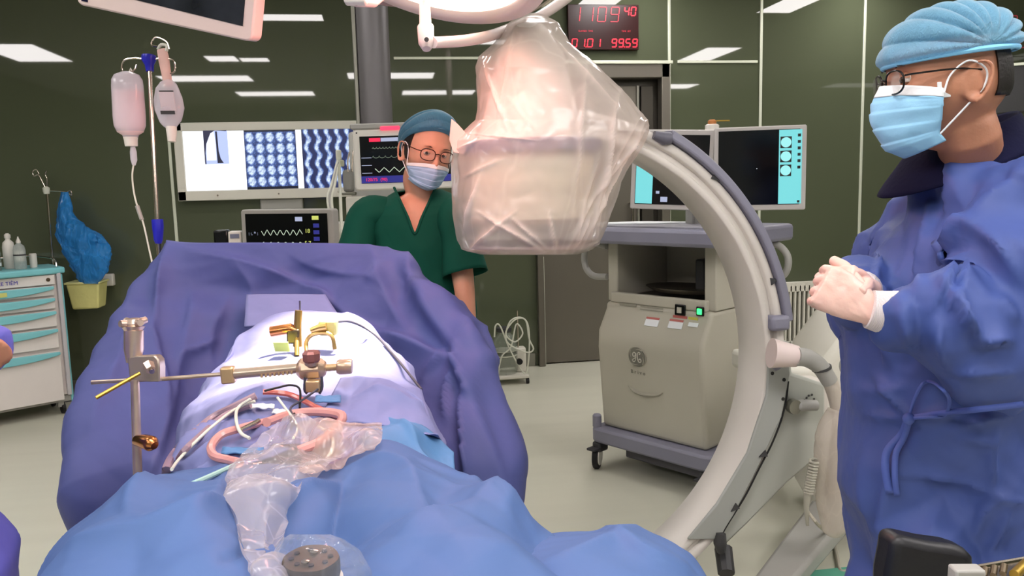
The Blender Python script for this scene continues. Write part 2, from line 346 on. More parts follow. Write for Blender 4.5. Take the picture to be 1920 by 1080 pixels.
# ------------------------------------------------------------ seven segment clock
SEG = {'0': 'abcdef', '1': 'bc', '2': 'abged', '3': 'abgcd', '4': 'fgbc', '5': 'afgcd', '6': 'afgedc', '7': 'abc', '8': 'abcdefg', '9': 'abcdfg', '-': 'g', ' ': ''}
def seven(mb, s, x, z, w, h, gap, th, y):
    sl = .12
    for ch in s:
        def bar(ax, az, bx, bz):
            a = V((x+ax*w+az*h*sl, y, z+az*h)); b = V((x+bx*w+bz*h*sl, y, z+bz*h)); d = (b-a).normalized(); nn = V((-d.z, 0, d.x))*th/2
            a2, b2 = a+d*th*.35, b-d*th*.35
            mb.slab([a2-nn, b2-nn, b2+nn, a2+nn], (0, -.002, 0))
        if ch == '.': mb.box((x-gap*.4, y, z), (th, .003, th)); continue
        if ch == ':': mb.box((x-gap*.1, y, z+h*.3), (th, .003, th)); mb.box((x-gap*.1+h*.04, y, z+h*.7), (th, .003, th)); continue
        D = {'a': (0, 1, 1, 1), 'b': (1, .5, 1, 1), 'c': (1, 0, 1, .5), 'd': (0, 0, 1, 0), 'e': (0, 0, 0, .5), 'f': (0, .5, 0, 1), 'g': (0, .5, 1, .5)}
        for k in SEG[ch]: bar(*D[k])
        x += w+gap
LEDR = emis('led_red', '#ff2038', 2.6); LEDD = emis('led_red_dim', '#e0203f', 1.3); REFLR = emis('reflection_red', '#c8404a', .5)
t = thing('led_clock', 'red digital theatre clock reading 11 09 40 high on the green wall above the door', 'clock', (1.70, YW-.02, 2.4))
MB().box((1.705, YW-.02, 2.575), (.55, .045, .33)).build('case', mat('clock_face_glow', '#2c0709', .25, var=.1, vscale=6), t, bevel=.004)  # dark red case colour carries the glow of the red digits
def digits(txt, x, z, w, h, gap, th, name, m, par, y=YW-.045):
    for ch in txt:
        b = MB(); seven(b, ch, x, z, w, h, gap, th, y); b.build(name, m, par)
        if ch not in '.:': x += w+gap
digits('1109', 1.455, 2.615, .062, .105, .038, .008, 'time_digit', LEDD, t)
digits('40', 1.865, 2.66, .034, .062, .018, .008, 'second_digit', LEDR, t)
digits('01.01', 1.455, 2.43, .038, .058, .022, .007, 'date_digit', LEDR, t)
digits('99.59', 1.765, 2.43, .034, .058, .02, .008, 'counter_digit', LEDR, t)
link(text('ELAPSED  TIME', .017, frame((1.565, YW-.045, 2.545), (1, 0, 0), (0, -1, 0)), sx=1.0), 'caption', LEDD, t)
link(text('TIME  SET', .017, frame((1.88, YW-.045, 2.545), (1, 0, 0), (0, -1, 0)), sx=1.0), 'caption', LEDD, t)
a = PY(1893, 40, YW-.012)
t = thing('clock_reflection', 'dim red number display glowing on the green wall behind the surgeon\'s cap', 'display', (a.x+.25, YW-.01, a.z-.25))  # faintly glowing digits stand in for a clock's reflection in the wall glass
MB().box((a.x+.26, YW-.004, a.z-.1), (.62, .008, .36)).build('case', WALL, t, bevel=.002)
digits('0109', a.x, a.z-.03, .062, .075, .038, .008, 'time_digit', REFLR, t, YW-.011)
digits('01.01', a.x-.01, a.z-.21, .038, .055, .022, .007, 'date_digit', REFLR, t, YW-.011)

# ------------------------------------------------------------ film viewer
t = thing('film_viewer', 'wide backlit white film viewer mounted on the green wall behind the infusion stand', 'film viewer', (-.75, YW-.04, 1.33))
z0, z1, x0, x1 = 1.36, 1.905, -1.42, -.11
m = MB()
for c, d in ((((x0+x1)/2, YW-.045, z1-.03), (x1-x0, .09, .06)), (((x0+x1)/2, YW-.045, z0+.035), (x1-x0, .09, .07)), ((x0+.03, YW-.045, (z0+z1)/2), (.06, .09, z1-z0)), ((x1-.02, YW-.045, (z0+z1)/2), (.04, .09, z1-z0))): m.box(c, d)
m.build('frame', MEDW, t, bevel=.006)
LB = emis('lightbox', '#f4f7ff', 1.5)
iz0, iz1 = z0+.07, z1-.06; ix0, ix1 = x0+.06, x1-.04
for i in range(3): MB().box((ix0+(i+.5)*(ix1-ix0)/3, YW-.05, (iz0+iz1)/2), ((ix1-ix0)/3-.004, .06, iz1-iz0)).build('light_panel', LB, t)
MB().box((-.72, YW-.03, z0-.04), (.3, .05, .08), taper=1.0).build('bracket', MEDG, t, bevel=.01)
for i in range(3): MB().lathe([(.006, 0), (.006, .01)], (ix0+(i+.5)*.42, YW-.09, z0+.035), (0, -1, 0), 10).build('switch', CHROME, t)
def film_mat(name, kind):
    m = bpy.data.materials.new(name); m.use_nodes = True; nt = m.node_tree; L = nt.links.new; N = nt.nodes.new; b = nt.nodes['Principled BSDF']
    b.inputs['Base Color'].default_value = (.01, .01, .02, 1); b.inputs['Roughness'].default_value = .3
    tc = N('ShaderNodeTexCoord'); mp = N('ShaderNodeMapping'); L(tc.outputs['Generated'], mp.inputs[0])
    rp = N('ShaderNodeValToRGB'); e = rp.color_ramp.elements
    if kind == 'chest':
        mp.inputs['Scale'].default_value = (5, 1, 2.2); v = N('ShaderNodeTexWave'); v.inputs['Scale'].default_value = .28; v.inputs['Distortion'].default_value = 3; v.inputs['Detail'].default_value = 1; v.inputs['Phase Offset'].default_value = 1.4
        L(mp.outputs[0], v.inputs['Vector']); out = v.outputs['Fac']
        e[0].position = .1; e[0].color = (.05, .06, .2, 1); e[1].position = .75; e[1].color = (1, 1, 1, 1); q = rp.color_ramp.elements.new(.4); q.color = (.3, .4, 1, 1)
    else:
        nx, nz = (5, 5) if kind == 'slices' else (5, 4)
        sp = N('ShaderNodeSeparateXYZ'); L(tc.outputs['Generated'], sp.inputs[0]); cb = N('ShaderNodeCombineXYZ')
        def fr(o, k):
            a = N('ShaderNodeMath'); a.operation = 'MULTIPLY'; a.inputs[1].default_value = k; L(o, a.inputs[0])
            f = N('ShaderNodeMath'); f.operation = 'FRACT'; L(a.outputs[0], f.inputs[0]); return f.outputs[0]
        fx = fr(sp.outputs['X'], nx); fz = fr(sp.outputs['Z'], nz); L(fx, cb.inputs[0]); L(fz, cb.inputs[2])
        no = N('ShaderNodeTexNoise'); no.inputs['Scale'].default_value = 3.2 if kind == 'slices' else 4; no.inputs['Detail'].default_value = 2; no.inputs['Distortion'].default_value = 1.2; L(cb.outputs[0], no.inputs['Vector'])
        sb = N('ShaderNodeVectorMath'); sb.operation = 'SUBTRACT'; sb.inputs[1].default_value = (.5, 0, .5); L(cb.outputs[0], sb.inputs[0])
        if kind == 'slices':
            ln = N('ShaderNodeVectorMath'); ln.operation = 'LENGTH'; L(sb.outputs[0], ln.inputs[0]); base = ln.outputs['Value']
            w = N('ShaderNodeMapRange'); w.inputs[1].default_value = .30; w.inputs[2].default_value = .52; w.inputs[3].default_value = .45; w.inputs[4].default_value = -.15; L(base, w.inputs[0]); g = w.outputs[0]
        else:
            s2 = N('ShaderNodeSeparateXYZ'); L(sb.outputs[0], s2.inputs[0]); w0 = N('ShaderNodeMath'); w0.operation = 'SINE'
            k1 = N('ShaderNodeMath'); k1.operation = 'MULTIPLY'; k1.inputs[1].default_value = 6.28; L(s2.outputs['Z'], k1.inputs[0]); L(k1.outputs[0], w0.inputs[0])
            k2 = N('ShaderNodeMath'); k2.operation = 'MULTIPLY_ADD'; k2.inputs[1].default_value = .14; L(w0.outputs[0], k2.inputs[0]); L(s2.outputs['X'], k2.inputs[2])
            ab = N('ShaderNodeMath'); ab.operation = 'ABSOLUTE'; L(k2.outputs[0], ab.inputs[0])
            w = N('ShaderNodeMapRange'); w.inputs[1].default_value = .08; w.inputs[2].default_value = .34; w.inputs[3].default_value = .4; w.inputs[4].default_value = -.35; L(ab.outputs[0], w.inputs[0]); g = w.outputs[0]
        ad = N('ShaderNodeMath'); L(g, ad.inputs[0]); L(no.outputs['Fac'], ad.inputs[1]); out = ad.outputs[0]
        e[0].position = .28; e[0].color = (.012, .02, .09, 1); e[1].position = .98; e[1].color = (.75, .88, 1, 1); q = rp.color_ramp.elements.new(.6); q.color = (.10, .19, .52, 1)
    L(out, rp.inputs[0]); L(rp.outputs[0], b.inputs['Emission Color']); b.inputs['Emission Strength'].default_value = 1.05; return m
def film(px0, py0, px1, py1, kind, label, dark=True):
    a = PY(px0, py0, YW-.085); b = PY(px1, py1, YW-.085)
    t = thing('x_ray_film', label, 'x-ray film', ((a.x+b.x)/2, YW-.085, b.z), 'films clipped to the viewer')
    if dark: MB().box(((a.x+b.x)/2, YW-.084, (a.z+b.z)/2), (b.x-a.x, .002, a.z-b.z)).build('sheet', mat('film_dark', '#1c2030', .3, emit='#1a2038', es=.3), t)
    k = .03 if kind == 'slices' else (0 if dark else 0)
    MB().box(((a.x+b.x)/2, YW-.087, (a.z+b.z)/2), (b.x-a.x-.006, .002, (a.z-b.z)-2*k-.004)).build('image', film_mat('film_'+kind, kind), t, flat=True)
a = PY(380, 240, YW-.085); b = PY(430, 307, YW-.085); fw_, fh_ = b.x-a.x, a.z-b.z
t = thing('x_ray_film', 'small blue-black x-ray image at the left end of the film viewer', 'x-ray film', ((a.x+b.x)/2, YW-.085, b.z), 'films clipped to the viewer')
FT = frame((a.x, YW-.086, b.z), (1, 0, 0), (0, -1, 0)); fp = lambda L_: [(x*fw_, y*fh_) for x, y in L_]
MB(FT).prism(fp([(0, 0), (1, 0), (1, 1), (0, 1)]), 0, .001).build('sheet', emis('film_pale', '#b9c8ff', 1.1), t)
MB(FT).prism(fp([(.08, .1), (.48, .1), (.5, .55), (.44, .95), (.2, .95), (.1, .5)]), .001, .002).build('bright_field', emis('film_bright', '#e4eaff', 1.3), t)
MB(FT).prism(fp([(0, 0), (.06, 0), (.05, .3), (.1, .55), (.3, .85), (.5, .93), (.95, .9), (1, .94), (1, 1), (0, 1)]), .002, .003).build('dark_edge', emis('film_ink', '#20244c', .8), t)
MB(FT).prism(fp([(.52, .02), (.78, .02), (.66, .15), (.6, .35), (.58, .9), (.5, .9)]), .002, .003).build('dark_band', emis('film_ink', '#161a3c', .8), t)
film(456, 239, 560, 357, 'slices', 'film of many small round scan slices in the middle of the viewer')
film(564, 238, 668, 357, 'spine', 'film of tall blue spine scan columns at the right end of the viewer')

# ------------------------------------------------------------ pendant column
t = thing('pendant_column', 'thick grey round column coming down from the ceiling behind the anaesthesia monitor', 'column', (-.05, 4.9, 1.2))
c = P(705, 200, 4.9)
m = MB(); m.cyl((c.x, c.y, ZC), (c.x, c.y, 1.75), .098, 32); m.build('column', mat('column_grey', '#6d6a6c', .4, .3, var=.04, vscale=3), t)
MB().box((c.x-.11, c.y+.02, 2.4), (.025, .1, 1.2)).build('cable_cover', FRAMEM, t, bevel=.005)
MB().box((c.x, c.y, 1.45), (.34, .3, .6)).build('service_head', MEDG, t, bevel=.02)
WL[t.name] = WL[t.name]

# ------------------------------------------------------------ suction bottle with coiled tubing by the door
b0 = V((.82, 5.60, 0))
t = thing('suction_unit', 'clear suction bottle on a small wheeled base by the door frame', 'suction bottle', b0)
MB().lathe([(.012, .06), (.085, .065), (.09, .09), (.09, .26), (.085, .30), (.06, .345), (.045, .36), (.045, .375)], b0, n=32).build('jar', plastic('clear_jar', '#b8c4b8', .25, .08, .2, 8, .001), t)
MB().lathe([(.05, .37), (.055, .375), (.055, .40), (.02, .41)], b0, n=24).build('lid', DGREY, t)
m = MB(); m.box((b0.x+.03, b0.y, .055), (.26, .2, .03)); m.build('base', MEDW, t, bevel=.01)
m = MB(); m.lathe([(.092, .20), (.092, .206)], b0); m.lathe([(.092, .235), (.092, .24)], b0); m.build('graduation', TUBEW, t)
for sx, sy in ((-.09, -.08), (.15, -.08), (-.09, .08), (.15, .08)): MB().lathe([(.02, -.01), (.02, .01)], b0+V((sx, sy, .02)), (1, 0, 0), 16).build('caster', BLACK, t)
MB().lathe([(.02, 0), (.022, .03)], b0+V((.09, -.09, .17)), (0, -1, 0), 16).build('valve', BLACK, t)
MB().box(b0+V((.12, .02, .16)), (.07, .08, .18)).build('pump', MEDW, t, bevel=.012)
MB().tube([b0+V((.1, 0, .2)), b0+V((.1, 0, .52))], .006, 8).build('rod', CHROME, t)
Q = lambda px, py, dy=0: PY(px, py, 5.5+dy)
o = MB().tube([Q(927, 632), Q(929, 611), Q(938, 612), Q(956, 655), Q(984, 700), Q(992, 660), Q(990, 610), Q(975, 595), Q(955, 605), Q(950, 640), Q(985, 660), Q(1000, 655), Q(992, 635), Q(985, 600), Q(965, 600), Q(948, 625), Q(965, 641), Q(980, 625), Q(968, 608, .02), Q(958, 650), Q(940, 670), Q(932, 718)], .0055, 8, sp=8).build('suction_tubing', TUBEW)
tag(o, 'white tubing coiled in loops over the clear suction bottle', 'tubing')

# ------------------------------------------------------------ surgical lamp
LC = LAMP_POS; LN = (LAMP_POS-FIELD).normalized()          # axis pointing up and away from the field
t = thing('surgical_lamp', 'round pinkish-white surgical lamp with glowing LED face above the operating table', 'surgical lamp', LC)
R = .33
MB().lathe([(R*.6, .13), (R*.9, .10), (R, .05), (R+.012, .02), (R, -.012), (R-.03, -.02), (R-.045, -.012), (R-.05, .01), (R*.5, .02), (0, .02)][::-1], LC, LN, 72).build('lamp_housing', LAMPP, t, angle=50)
MB().lathe([(0, -.003), (R-.052, -.003), (R-.052, .008), (0, .008)], LC, LN, 64).build('lamp_lens', emis('lamp_lens', '#ffe9d6', 2.6), t)
T = frame(LC, V((1, 0, 0)), LN)
m = MB(T)
for k in range(3):
    a = math.radians(20+120*k); m.prism([(.02*math.cos(a)-.016*math.sin(a), .02*math.sin(a)+.016*math.cos(a)), ((R-.05)*math.cos(a)-.022*math.sin(a), (R-.05)*math.sin(a)+.022*math.cos(a)), ((R-.05)*math.cos(a)+.022*math.sin(a), (R-.05)*math.sin(a)-.022*math.cos(a)), (.02*math.cos(a)+.016*math.sin(a), .02*math.sin(a)-.016*math.cos(a))], -.012, -.004)
m.lathe([(.05, -.014), (.05, -.003)], n=24); m.build('spokes', mat('lamp_brown', '#5a3328', .4), t)
m = MB(T)
for k in range(70):
    rr = .09+.17*math.sqrt(((k*.618) % 1)); a = k*2.39996; m.lathe([(.006, -.007), (.003, -.005)], (rr*math.cos(a), rr*math.sin(a), 0), (0, 0, 1), 8)
lens = m.build('led_bezel', DGREY, t); lens['kind'] = 'stuff'
MB(T).tube([(math.cos(a)*(R+.016), math.sin(a)*(R+.016), .03) for a in [2*math.pi*i/72 for i in range(72)]], .014, 10, closed=True).build('rim', mat('rim_grey', '#a48f8c', .4), t)
j0, j1 = P(797, 34, 2.02), P(800, 92, 2.0)
m = MB(); m.tube([j0+V((0, 0, .04)), j0, j0.lerp(j1, .25), j0.lerp(j1, .3), j0.lerp(j1, .8), j1], [.016, .018, .019, .026, .025, .014], 20, flat=.8); m.build('joint', LAMPP, t)
MB().lathe([(.005, 0), (.006, .004)], P(800, 75, 1.975), -fwd, 10).build('screw', BLACK, t)
MB().tube([P(812, 80, 2.0), P(880, 75, 2.14), P(945, 58, 2.40), P(1040, 12, 2.62), P(1110, -60, 2.75), P(1130, -190, 2.8)], [.014, .015, .016, .018, .02, .022], 14, sp=6).build('yoke_arm', LAMPP, t)
a = P(1130, -190, 2.8)
MB().tube([a, a+V((0, 0, .1)), V((a.x, a.y, ZC))], [.03, .035, .035], 16).build('ceiling_stem', LAMPP, t)
MB().tube([P(1040, -5, 2.5), P(1000, 22, 2.48), P(960, 36, 2.4)], .006, 8, sp=5).build('guard_rail', CHROME, t)
MB().tube([P(730, -20, 2.12), P(700, 5, 2.0), P(668, 3, 1.97), P(655, -1, 1.97)], [.012, .012, .013, .012], 12).build('side_arm', LAMPP, t)
MB().box((0, 0, 0), (.055, .03, .022), frame(P(667, 0, 1.96), CX, CY)).build('side_handle', PAINTW, t, bevel=.006)

# ------------------------------------------------------------ ceiling hung monitor, top left
D0 = 2.2
bl, br_ = P(143, 8, D0+.06), P(472, 79, D0-.04)
xx = (br_-bl); wdt = xx.length; xx.normalize(); zz = V((0, 0, 1)); yy = (zz-xx*zz.dot(xx)).normalized(); nn = xx.cross(yy)  # toward the camera
yy = (yy + nn*.12).normalized(); nn = xx.cross(yy)
T = frame(bl, xx, nn)
t = thing('ceiling_monitor', 'pinkish white framed monitor with dark screen hanging at top left from the ceiling', 'monitor', bl)
hh = wdt*.64
def rrect(x0, y0, x1, y1, r, k=5):
    o = []
    for cx, cy, a0 in ((x1-r, y0+r, -90), (x1-r, y1-r, 0), (x0+r, y1-r, 90), (x0+r, y0+r, 180)):
        for i in range(k+1): a = math.radians(a0+90*i/k); o.append((cx+r*math.cos(a), cy+r*math.sin(a)))
    return o
MB(T).prism(rrect(0, 0, wdt, hh, .02), -.05, 0).build('housing', mat('bezel_pink', '#cdbab4', .4, var=.02), t, bevel=.005)
MB(T).prism([(.05*wdt, .09*wdt), (.945*wdt, .065*wdt), (.945*wdt, hh-.03), (.05*wdt, hh-.03)], 0, .0015).build('screen', mat('screen_film', '#24272d', .15, var=.45, vscale=9), t)
MB(T).box((.05*wdt, .045*wdt, .001), (.020, .026, .002)).build('label', NAVY, t)
link(text('2', .024, T @ Matrix.Translation((.05*wdt, .045*wdt, .0024))), 'label_number', PAINTW, t)
c = T @ V((wdt*.5, hh*.6, -.05))
MB().tube([c, c+V((0, .06, 0)), c+V((0, .1, .1)), V((c.x, c.y+.1, ZC))], .025, 14).build('arm', LAMPP, t)
MB(T).box((wdt*.5, hh*.6, -.06), (.2, .2, .03)).build('mount_plate', MEDG, t, bevel=.005)

# ------------------------------------------------------------ infusion stand and bottles
D = 2.62
top = P(278, 112, D); ft = V((P(297, 480, D).x+.01, top.y, 0))
t = thing('infusion_stand', 'slim steel infusion stand with blue clamps behind the drape screen', 'infusion stand', ft)
base = V((ft.x, ft.y, .05)); knee = P(296, 440, D)
MB().tube([base, knee], .0105, 14).build('lower_pole', CHROME, t)
MB().tube([knee, P(280, 118, D)], .0075, 12).build('upper_pole', CHROME, t)
MB().tube([P(279, 104, D), P(279, 112, D), P(280, 122, D), P(281, 134, D)], [.022, .023, .014, .012], 18).build('top_clamp', BLUEP, t)
MB().tube([P(295, 412, D), P(296, 425, D), P(297, 450, D), P(297, 457, D)], [.018, .018, .014, .009], 18).build('height_clamp', BLUEP, t)
def hook(px0, px1, py, s):
    return MB().tube([P(px0, py, D), P((px0+px1)/2, py-2, D), P(px1, py+3, D), P(px1-s*3, py+22, D), P(px1+s*8, py+27, D), P(px1+s*20, py+20, D), P(px1+s*24, py+10, D)], .0028, 8, sp=5)
hook(270, 232, 111, 1).build('hook', CHROME, t); hook(288, 325, 111, -1).build('hook', CHROME, t)
MB().tube([P(305, 112, D), P(300, 90, D), P(284, 84, D), P(292, 70, D), P(312, 78, D), P(318, 92, D)], .0028, 8, sp=5).build('hook', CHROME, t)
for k in range(5):
    a = 2*math.pi*k/5+.3; e = base+V((.24*math.cos(a), .24*math.sin(a), -.01))
    MB().tube([base, e], [.014, .01], 8).build('leg', CHROME, t)
    MB().lathe([(.022, -.009), (.022, .009)], e+V((0, 0, -.015)), (math.sin(a), -math.cos(a), 0), 14).build('caster', BLACK, t)
GLASS = plastic('bottle_plastic', '#f0ecf6', .5, .12, 0, 20, .001)
FLUID = mat('fluid_pink', '#f0d4d4', .3, alpha=.75, var=.03)
bp = lambda py, dx=0: P(245+dx, py, D)
t = thing('infusion_bottle', 'full clear infusion bottle hanging on the left hook of the infusion stand', 'infusion bottle', bp(262))
u = (bp(140)-bp(262)).length/122
MB().lathe([(13*u, 0), (15*u, 6*u), (24*u, 12*u), (28*u, 22*u), (29*u, 40*u), (28*u, 95*u), (27*u, 106*u), (22*u, 115*u), (10*u, 120*u), (5*u, 121*u)], bp(258), (0.02, 0, 1), 28, 1, .7).build('bottle', GLASS, t)
MB().lathe([(14*u, 4*u), (23*u, 10*u), (27*u, 20*u), (27.8*u, 40*u), (26.6*u, 86*u), (0, 86.2*u)], bp(258), (0.02, 0, 1), 28, 1, .7).build('liquid', FLUID, t)
MB().tube([bp(139), bp(132, -2), bp(128, 0), bp(132, 2), bp(139, 1)], 1.3*u, 8).build('hanger', PAINTW, t)
MB().lathe([(11*u, -16*u), (12*u, -4*u), (13*u, 1*u)], bp(258), (0, 0, 1), 18).build('cap', PAINTW, t)
MB().tube([bp(274, 4), bp(285, 5), bp(300, 6), bp(310, 6)], [4*u, 6*u, 6*u, 3*u], 12).build('drip_chamber', GLASS, t)
MB().tube([bp(305, 6), bp(330, 3), bp(360, 6), bp(385, 12), bp(420, 24), bp(460, 33), bp(500, 42), bp(540, 50)], .0028, 8, sp=5).build('infusion_line', TUBEW, t)
MB().tube([bp(386, 12), bp(412, 21)], 5.5*u, 8, flat=.7).build('roller_clamp', MEDG, t)
t = thing('infusion_bag', 'lens-shaped infusion bottle with two dark bars hanging from a pink strap', 'infusion bottle', P(322, 262, D))
q = lambda px, py: P(px, py, D)
MB().tube([q(309, 152), q(312, 162), q(315, 185), q(318, 205), q(320, 228), q(322, 240)], [10*u, 20*u, 26.5*u, 27.5*u, 20*u, 9*u], 24, flat=.55, upd=fwd, sp=3).build('bottle', GLASS, t)
MB().tube([q(321, 238), q(322, 252), q(322, 266)], [10*u, 9*u, 7*u], 14).build('port', PAINTW, t)
MB().box((0, 0, 0), (27*u, 2*u, 34*u), frame(P(314, 190, D-.03), CX, V((0, -.25, 1)))).build('bottle_label', mat('label_pale', '#cfc4ca', .6, var=.03), t)
for y in (173, 211): MB().box((0, 0, 0), (26*u, 2*u, 6.5*u), frame(P(312+(y-173)*.07, y, D-.034), CX, V((0, -.25, 1)))).build('scale_bar', DGREY, t)
t2 = MB().tube([q(303, 92), q(307, 110), q(312, 140), q(316, 162)], [9*u, 10.5*u, 9*u, 8.5*u], 12, flat=.3, upd=fwd, sp=3).build('strap', PINKP, t)
MB().tube([q(296, 93), q(302, 84), q(313, 86), q(312, 96)], 3*u, 8, sp=3).build('hanger', TUBEW, t)

# ------------------------------------------------------------ drug trolley
A = V((-2.07, 5.52, 0)); WX = V((.83, .56, 0)).normalized(); WY = V((-WX.y, WX.x, 0))     # along the front, and backwards
T = frame(A, WX, (0, 0, 1))          # local x along the front (negative = left), y backwards, z up
TW, TD = .74, .34
t = thing('drug_trolley', 'white and turquoise drawer trolley standing at the left edge by the green wall', 'trolley', A)
MB(T).box((-TW/2, TD/2, .53), (TW-.04, TD, .80)).build('body', TROLW, t, bevel=.006)
MB(T).prism([(-TW-.05, -.045), (-.4, -.075), (-.03, -.035), (.03, -.015), (.035, .05), (.035, TD+.03), (-TW-.05, TD+.03)], .925, .965).build('worktop', TURQ, t, bevel=.01)
MB(T).box((-.012, -.008, .53), (.024, .04, .80)).build('corner_post', mat('post_grey', '#b9b7bb', .4), t, bevel=.004)
MB(T).box((.006, .01, .50), (.016, .03, .84)).build('corner_strip', TURQ, t, bevel=.004)
MB(T).box((-TW/2-.012, -.012, .89), (TW-.05, .03, .062)).build('name_rail', TROLW, t, bevel=.003)
link(text('XE TIÊM', .032, frame(T @ V((-.30, -.029, .888)), WX, -WY), sx=1.0), 'lettering', BLUEP, t)
MB(T).lathe([(.012, 0), (.012, .006), (.003, .008)], (-.075, -.026, .892), (0, -1, 0), 14).build('lock', BRONZE, t)
MB(T).lathe([(.012, 0), (.012, .003)], (-.375, -.026, .892), (0, -1, 0), 14).build('sticker', mat('sticker_green', '#9aa878', .6), t)
for i, (z1, z0) in enumerate(((.855, .785), (.78, .70), (.695, .585), (.58, .445), (.43, .10))):
    d = MB(T).box((-TW/2-.016, -.012, (z0+z1)/2), (TW-.06, .03, z1-z0-.008)).build('drawer', TROLW, t, bevel=.004)
    pts = []; n_ = 18; ztop = z1-.006
    for k in range(n_+1): x = -.05-(TW-.1)*k/n_; pts.append((x, ztop+0))
    low = [(x, ztop-.012-.038*math.sin(math.pi*min(1, max(0, (-x-.03)/(TW-.1))))**.8) for x, _ in pts[::-1]]
    poly = [V((x, -.03, z)) for x, z in pts+low]
    mb = MB(); mb.slab([T @ p for p in poly], -WY*.022); h = mb.build('handle', TURQ, d, bevel=.004)
    if i == 0: MB(T).box((-.355, -.056, ztop-.026), (.085, .004, .026)).build('tag', mat('tag_yellow', '#c9cc78', .6), d)
mb = MB(T); mb.box((-TW/2, TD/2, .105), (TW, TD, .04)); mb.build('plinth', MEDG, t, bevel=.006)
for x, y in ((-.06, .04), (-.06, TD-.05), (-TW+.06, .04), (-TW+.06, TD-.05)):
    c = MB(T).box((x, y, .075), (.035, .05, .05)).build('caster', MEDG, t, bevel=.005)
    MB(T).lathe([(.032, -.012), (.036, -.008), (.036, .008), (.032, .012)], (x+.014, y, .038), (1, 0, 0), 20).build('wheel', BLACK, c)
MB(T).tube([(-TW-.03, TD, .965), (-TW-.03, TD, 1.02), (-.3, TD, 1.025), (-.1, TD*.9, 1.03), (-.02, TD*.35, 1.02), (0, .08, 1.0), (0, .06, .965)], .006, 8, sp=5).build('rail', CHROME, t)
def vessel(name, label, cat, x, y, prof, m, extra=None, group=None):
    o = T @ V((x, y, .966)); tt = thing(name, label, cat, o, group)
    MB().lathe(prof, o, n=24).build('body', m, tt)
    if extra:
        for nm, pr, mm in extra: MB().lathe(pr, o, n=20).build(nm, mm, tt)
    return tt
CL = plastic('clear_bottle', '#d4dcd8', .55, .15, .2, 20, .001)
sq = [(.032, 0), (.035, .01), (.035, .12), (.03, .145), (.014, .16), (.012, .17)]
vessel('squeeze_bottle', 'taller white squeeze bottle at the back of the trolley top', 'bottle', -.235, .17, [(r, z*1.15) for r, z in sq], PAINTW, [('cap', [(.014, .19), (.018, .197), (.018, .215), (.008, .225)], PAINTW)], 'bottles on the trolley')
vessel('squeeze_bottle', 'shorter white bottle with pointed cap and dark label line on the trolley', 'bottle', -.20, .06, sq, CL, [('fill', [(.033, .05), (.0335, .06), (.0335, .115), (.0, .117)], PAINTW), ('cap', [(.013, .165), (.014, .175), (.005, .195), (.003, .205)], PAINTW), ('label', [(.0358, .085), (.0358, .095)], DGREY)], 'bottles on the trolley')
vessel('glass_jar', 'squat clear jar with ribbed neck on the trolley\'s left end', 'jar', -.335, .08, [(.034, 0), (.036, .01), (.036, .07), (.03, .08), (.03, .085), (.038, .09), (.038, .115), (.032, .12)], plastic('jar_glass', '#9aa39a', .5, .1, .3, 20, .001), [('jar_label', [(.0368, .03), (.0368, .05)], MASKW)])
vessel('plastic_cup', 'small white cup under the rail at the trolley\'s right end', 'cup', -.115, .12, [(.02, 0), (.022, .03), (.022, .085), (.018, .09)], PAINTW)
vessel('vial', 'small dark vial beside the white cup on the trolley', 'vial', -.165, .2, [(.017, 0), (.018, .06), (.012, .08), (.012, .1)], BLACKG)
tt = thing('paper_tray', 'pale flat tray of papers at the far left of the trolley top', 'tray', T @ V((-.47, .02, .966)))
MB(T).box((-.47, .02, .975), (.2, .12, .012)).build('tray', mat('tray_green', '#9fc0a8', .5), tt, bevel=.003)
MB(T).box((-.48, .03, .983), (.16, .09, .004)).build('paper', MASKW, tt)

# ------------------------------------------------------------ thin drip stand with blue bag, yellow bin, wall box
B0 = PY(93, 500, 5.93); B0 = V((B0.x, 5.93, 0)); s_ = 5.93
q = lambda px, py: PY(px, py, 5.93)
t = thing('drip_stand', 'thin metal drip stand with curled hooks standing behind the trolley', 'drip stand', B0)
MB().tube([V((q(96, 500).x, 5.93, .03)), q(88, 358)], .008, 10).build('pole', CHROME, t)
MB().lathe([(.018, -.02), (.022, 0), (.022, .02), (.01, .03)], q(87, 358), n=16).build('hub', TUBEW, t)
for L_ in ([(86, 354), (78, 338), (72, 328), (64, 330), (61, 322), (68, 318), (73, 326)], [(88, 354), (88, 335), (85, 328), (87, 320)], [(92, 358), (110, 359), (125, 361), (134, 366), (133, 358), (126, 360)]):
    MB().tube([q(*p) for p in L_], .0045, 8, sp=4).build('hook', CHROME, t)
MB().lathe([(.11, 0), (.11, .02), (.02, .04)], V((q(96, 500).x, 5.93, 0)), n=24).build('foot', DGREY, t)
def bagmesh(rows, d, th, seed, amp):
    """rows of (px_left, px_right, py): a bulging closed bag with a crumpled skin"""
    R_ = []; m_ = 40; ys = np.linspace(0, len(rows)-1, 44)
    for yv in ys:
        l, r, y = [np.interp(yv, range(len(rows)), [w[k] for w in rows]) for k in range(3)]
        ring = []
        for k in range(m_):
            a = 2*math.pi*k/m_; px = (l+r)/2+(r-l)/2*math.cos(a); dd = d - th*math.sin(a)*min(1, .3+.7*math.sin(math.pi*min(1, max(0, yv/(len(rows)-1)))))
            p = P(px, y, dd); nz = noise.noise(p*14+V((seed, 0, 0))); nz2 = abs(noise.noise(p*30+V((0, seed, 0))))
            ring.append(p+(p-P((l+r)/2, y, d))*(amp*(nz*1.4+nz2*1.0)))
        R_.append(ring)
    return MB().rings(R_)
dd = proj_d = (q(150, 440)-CO).dot(fwd)
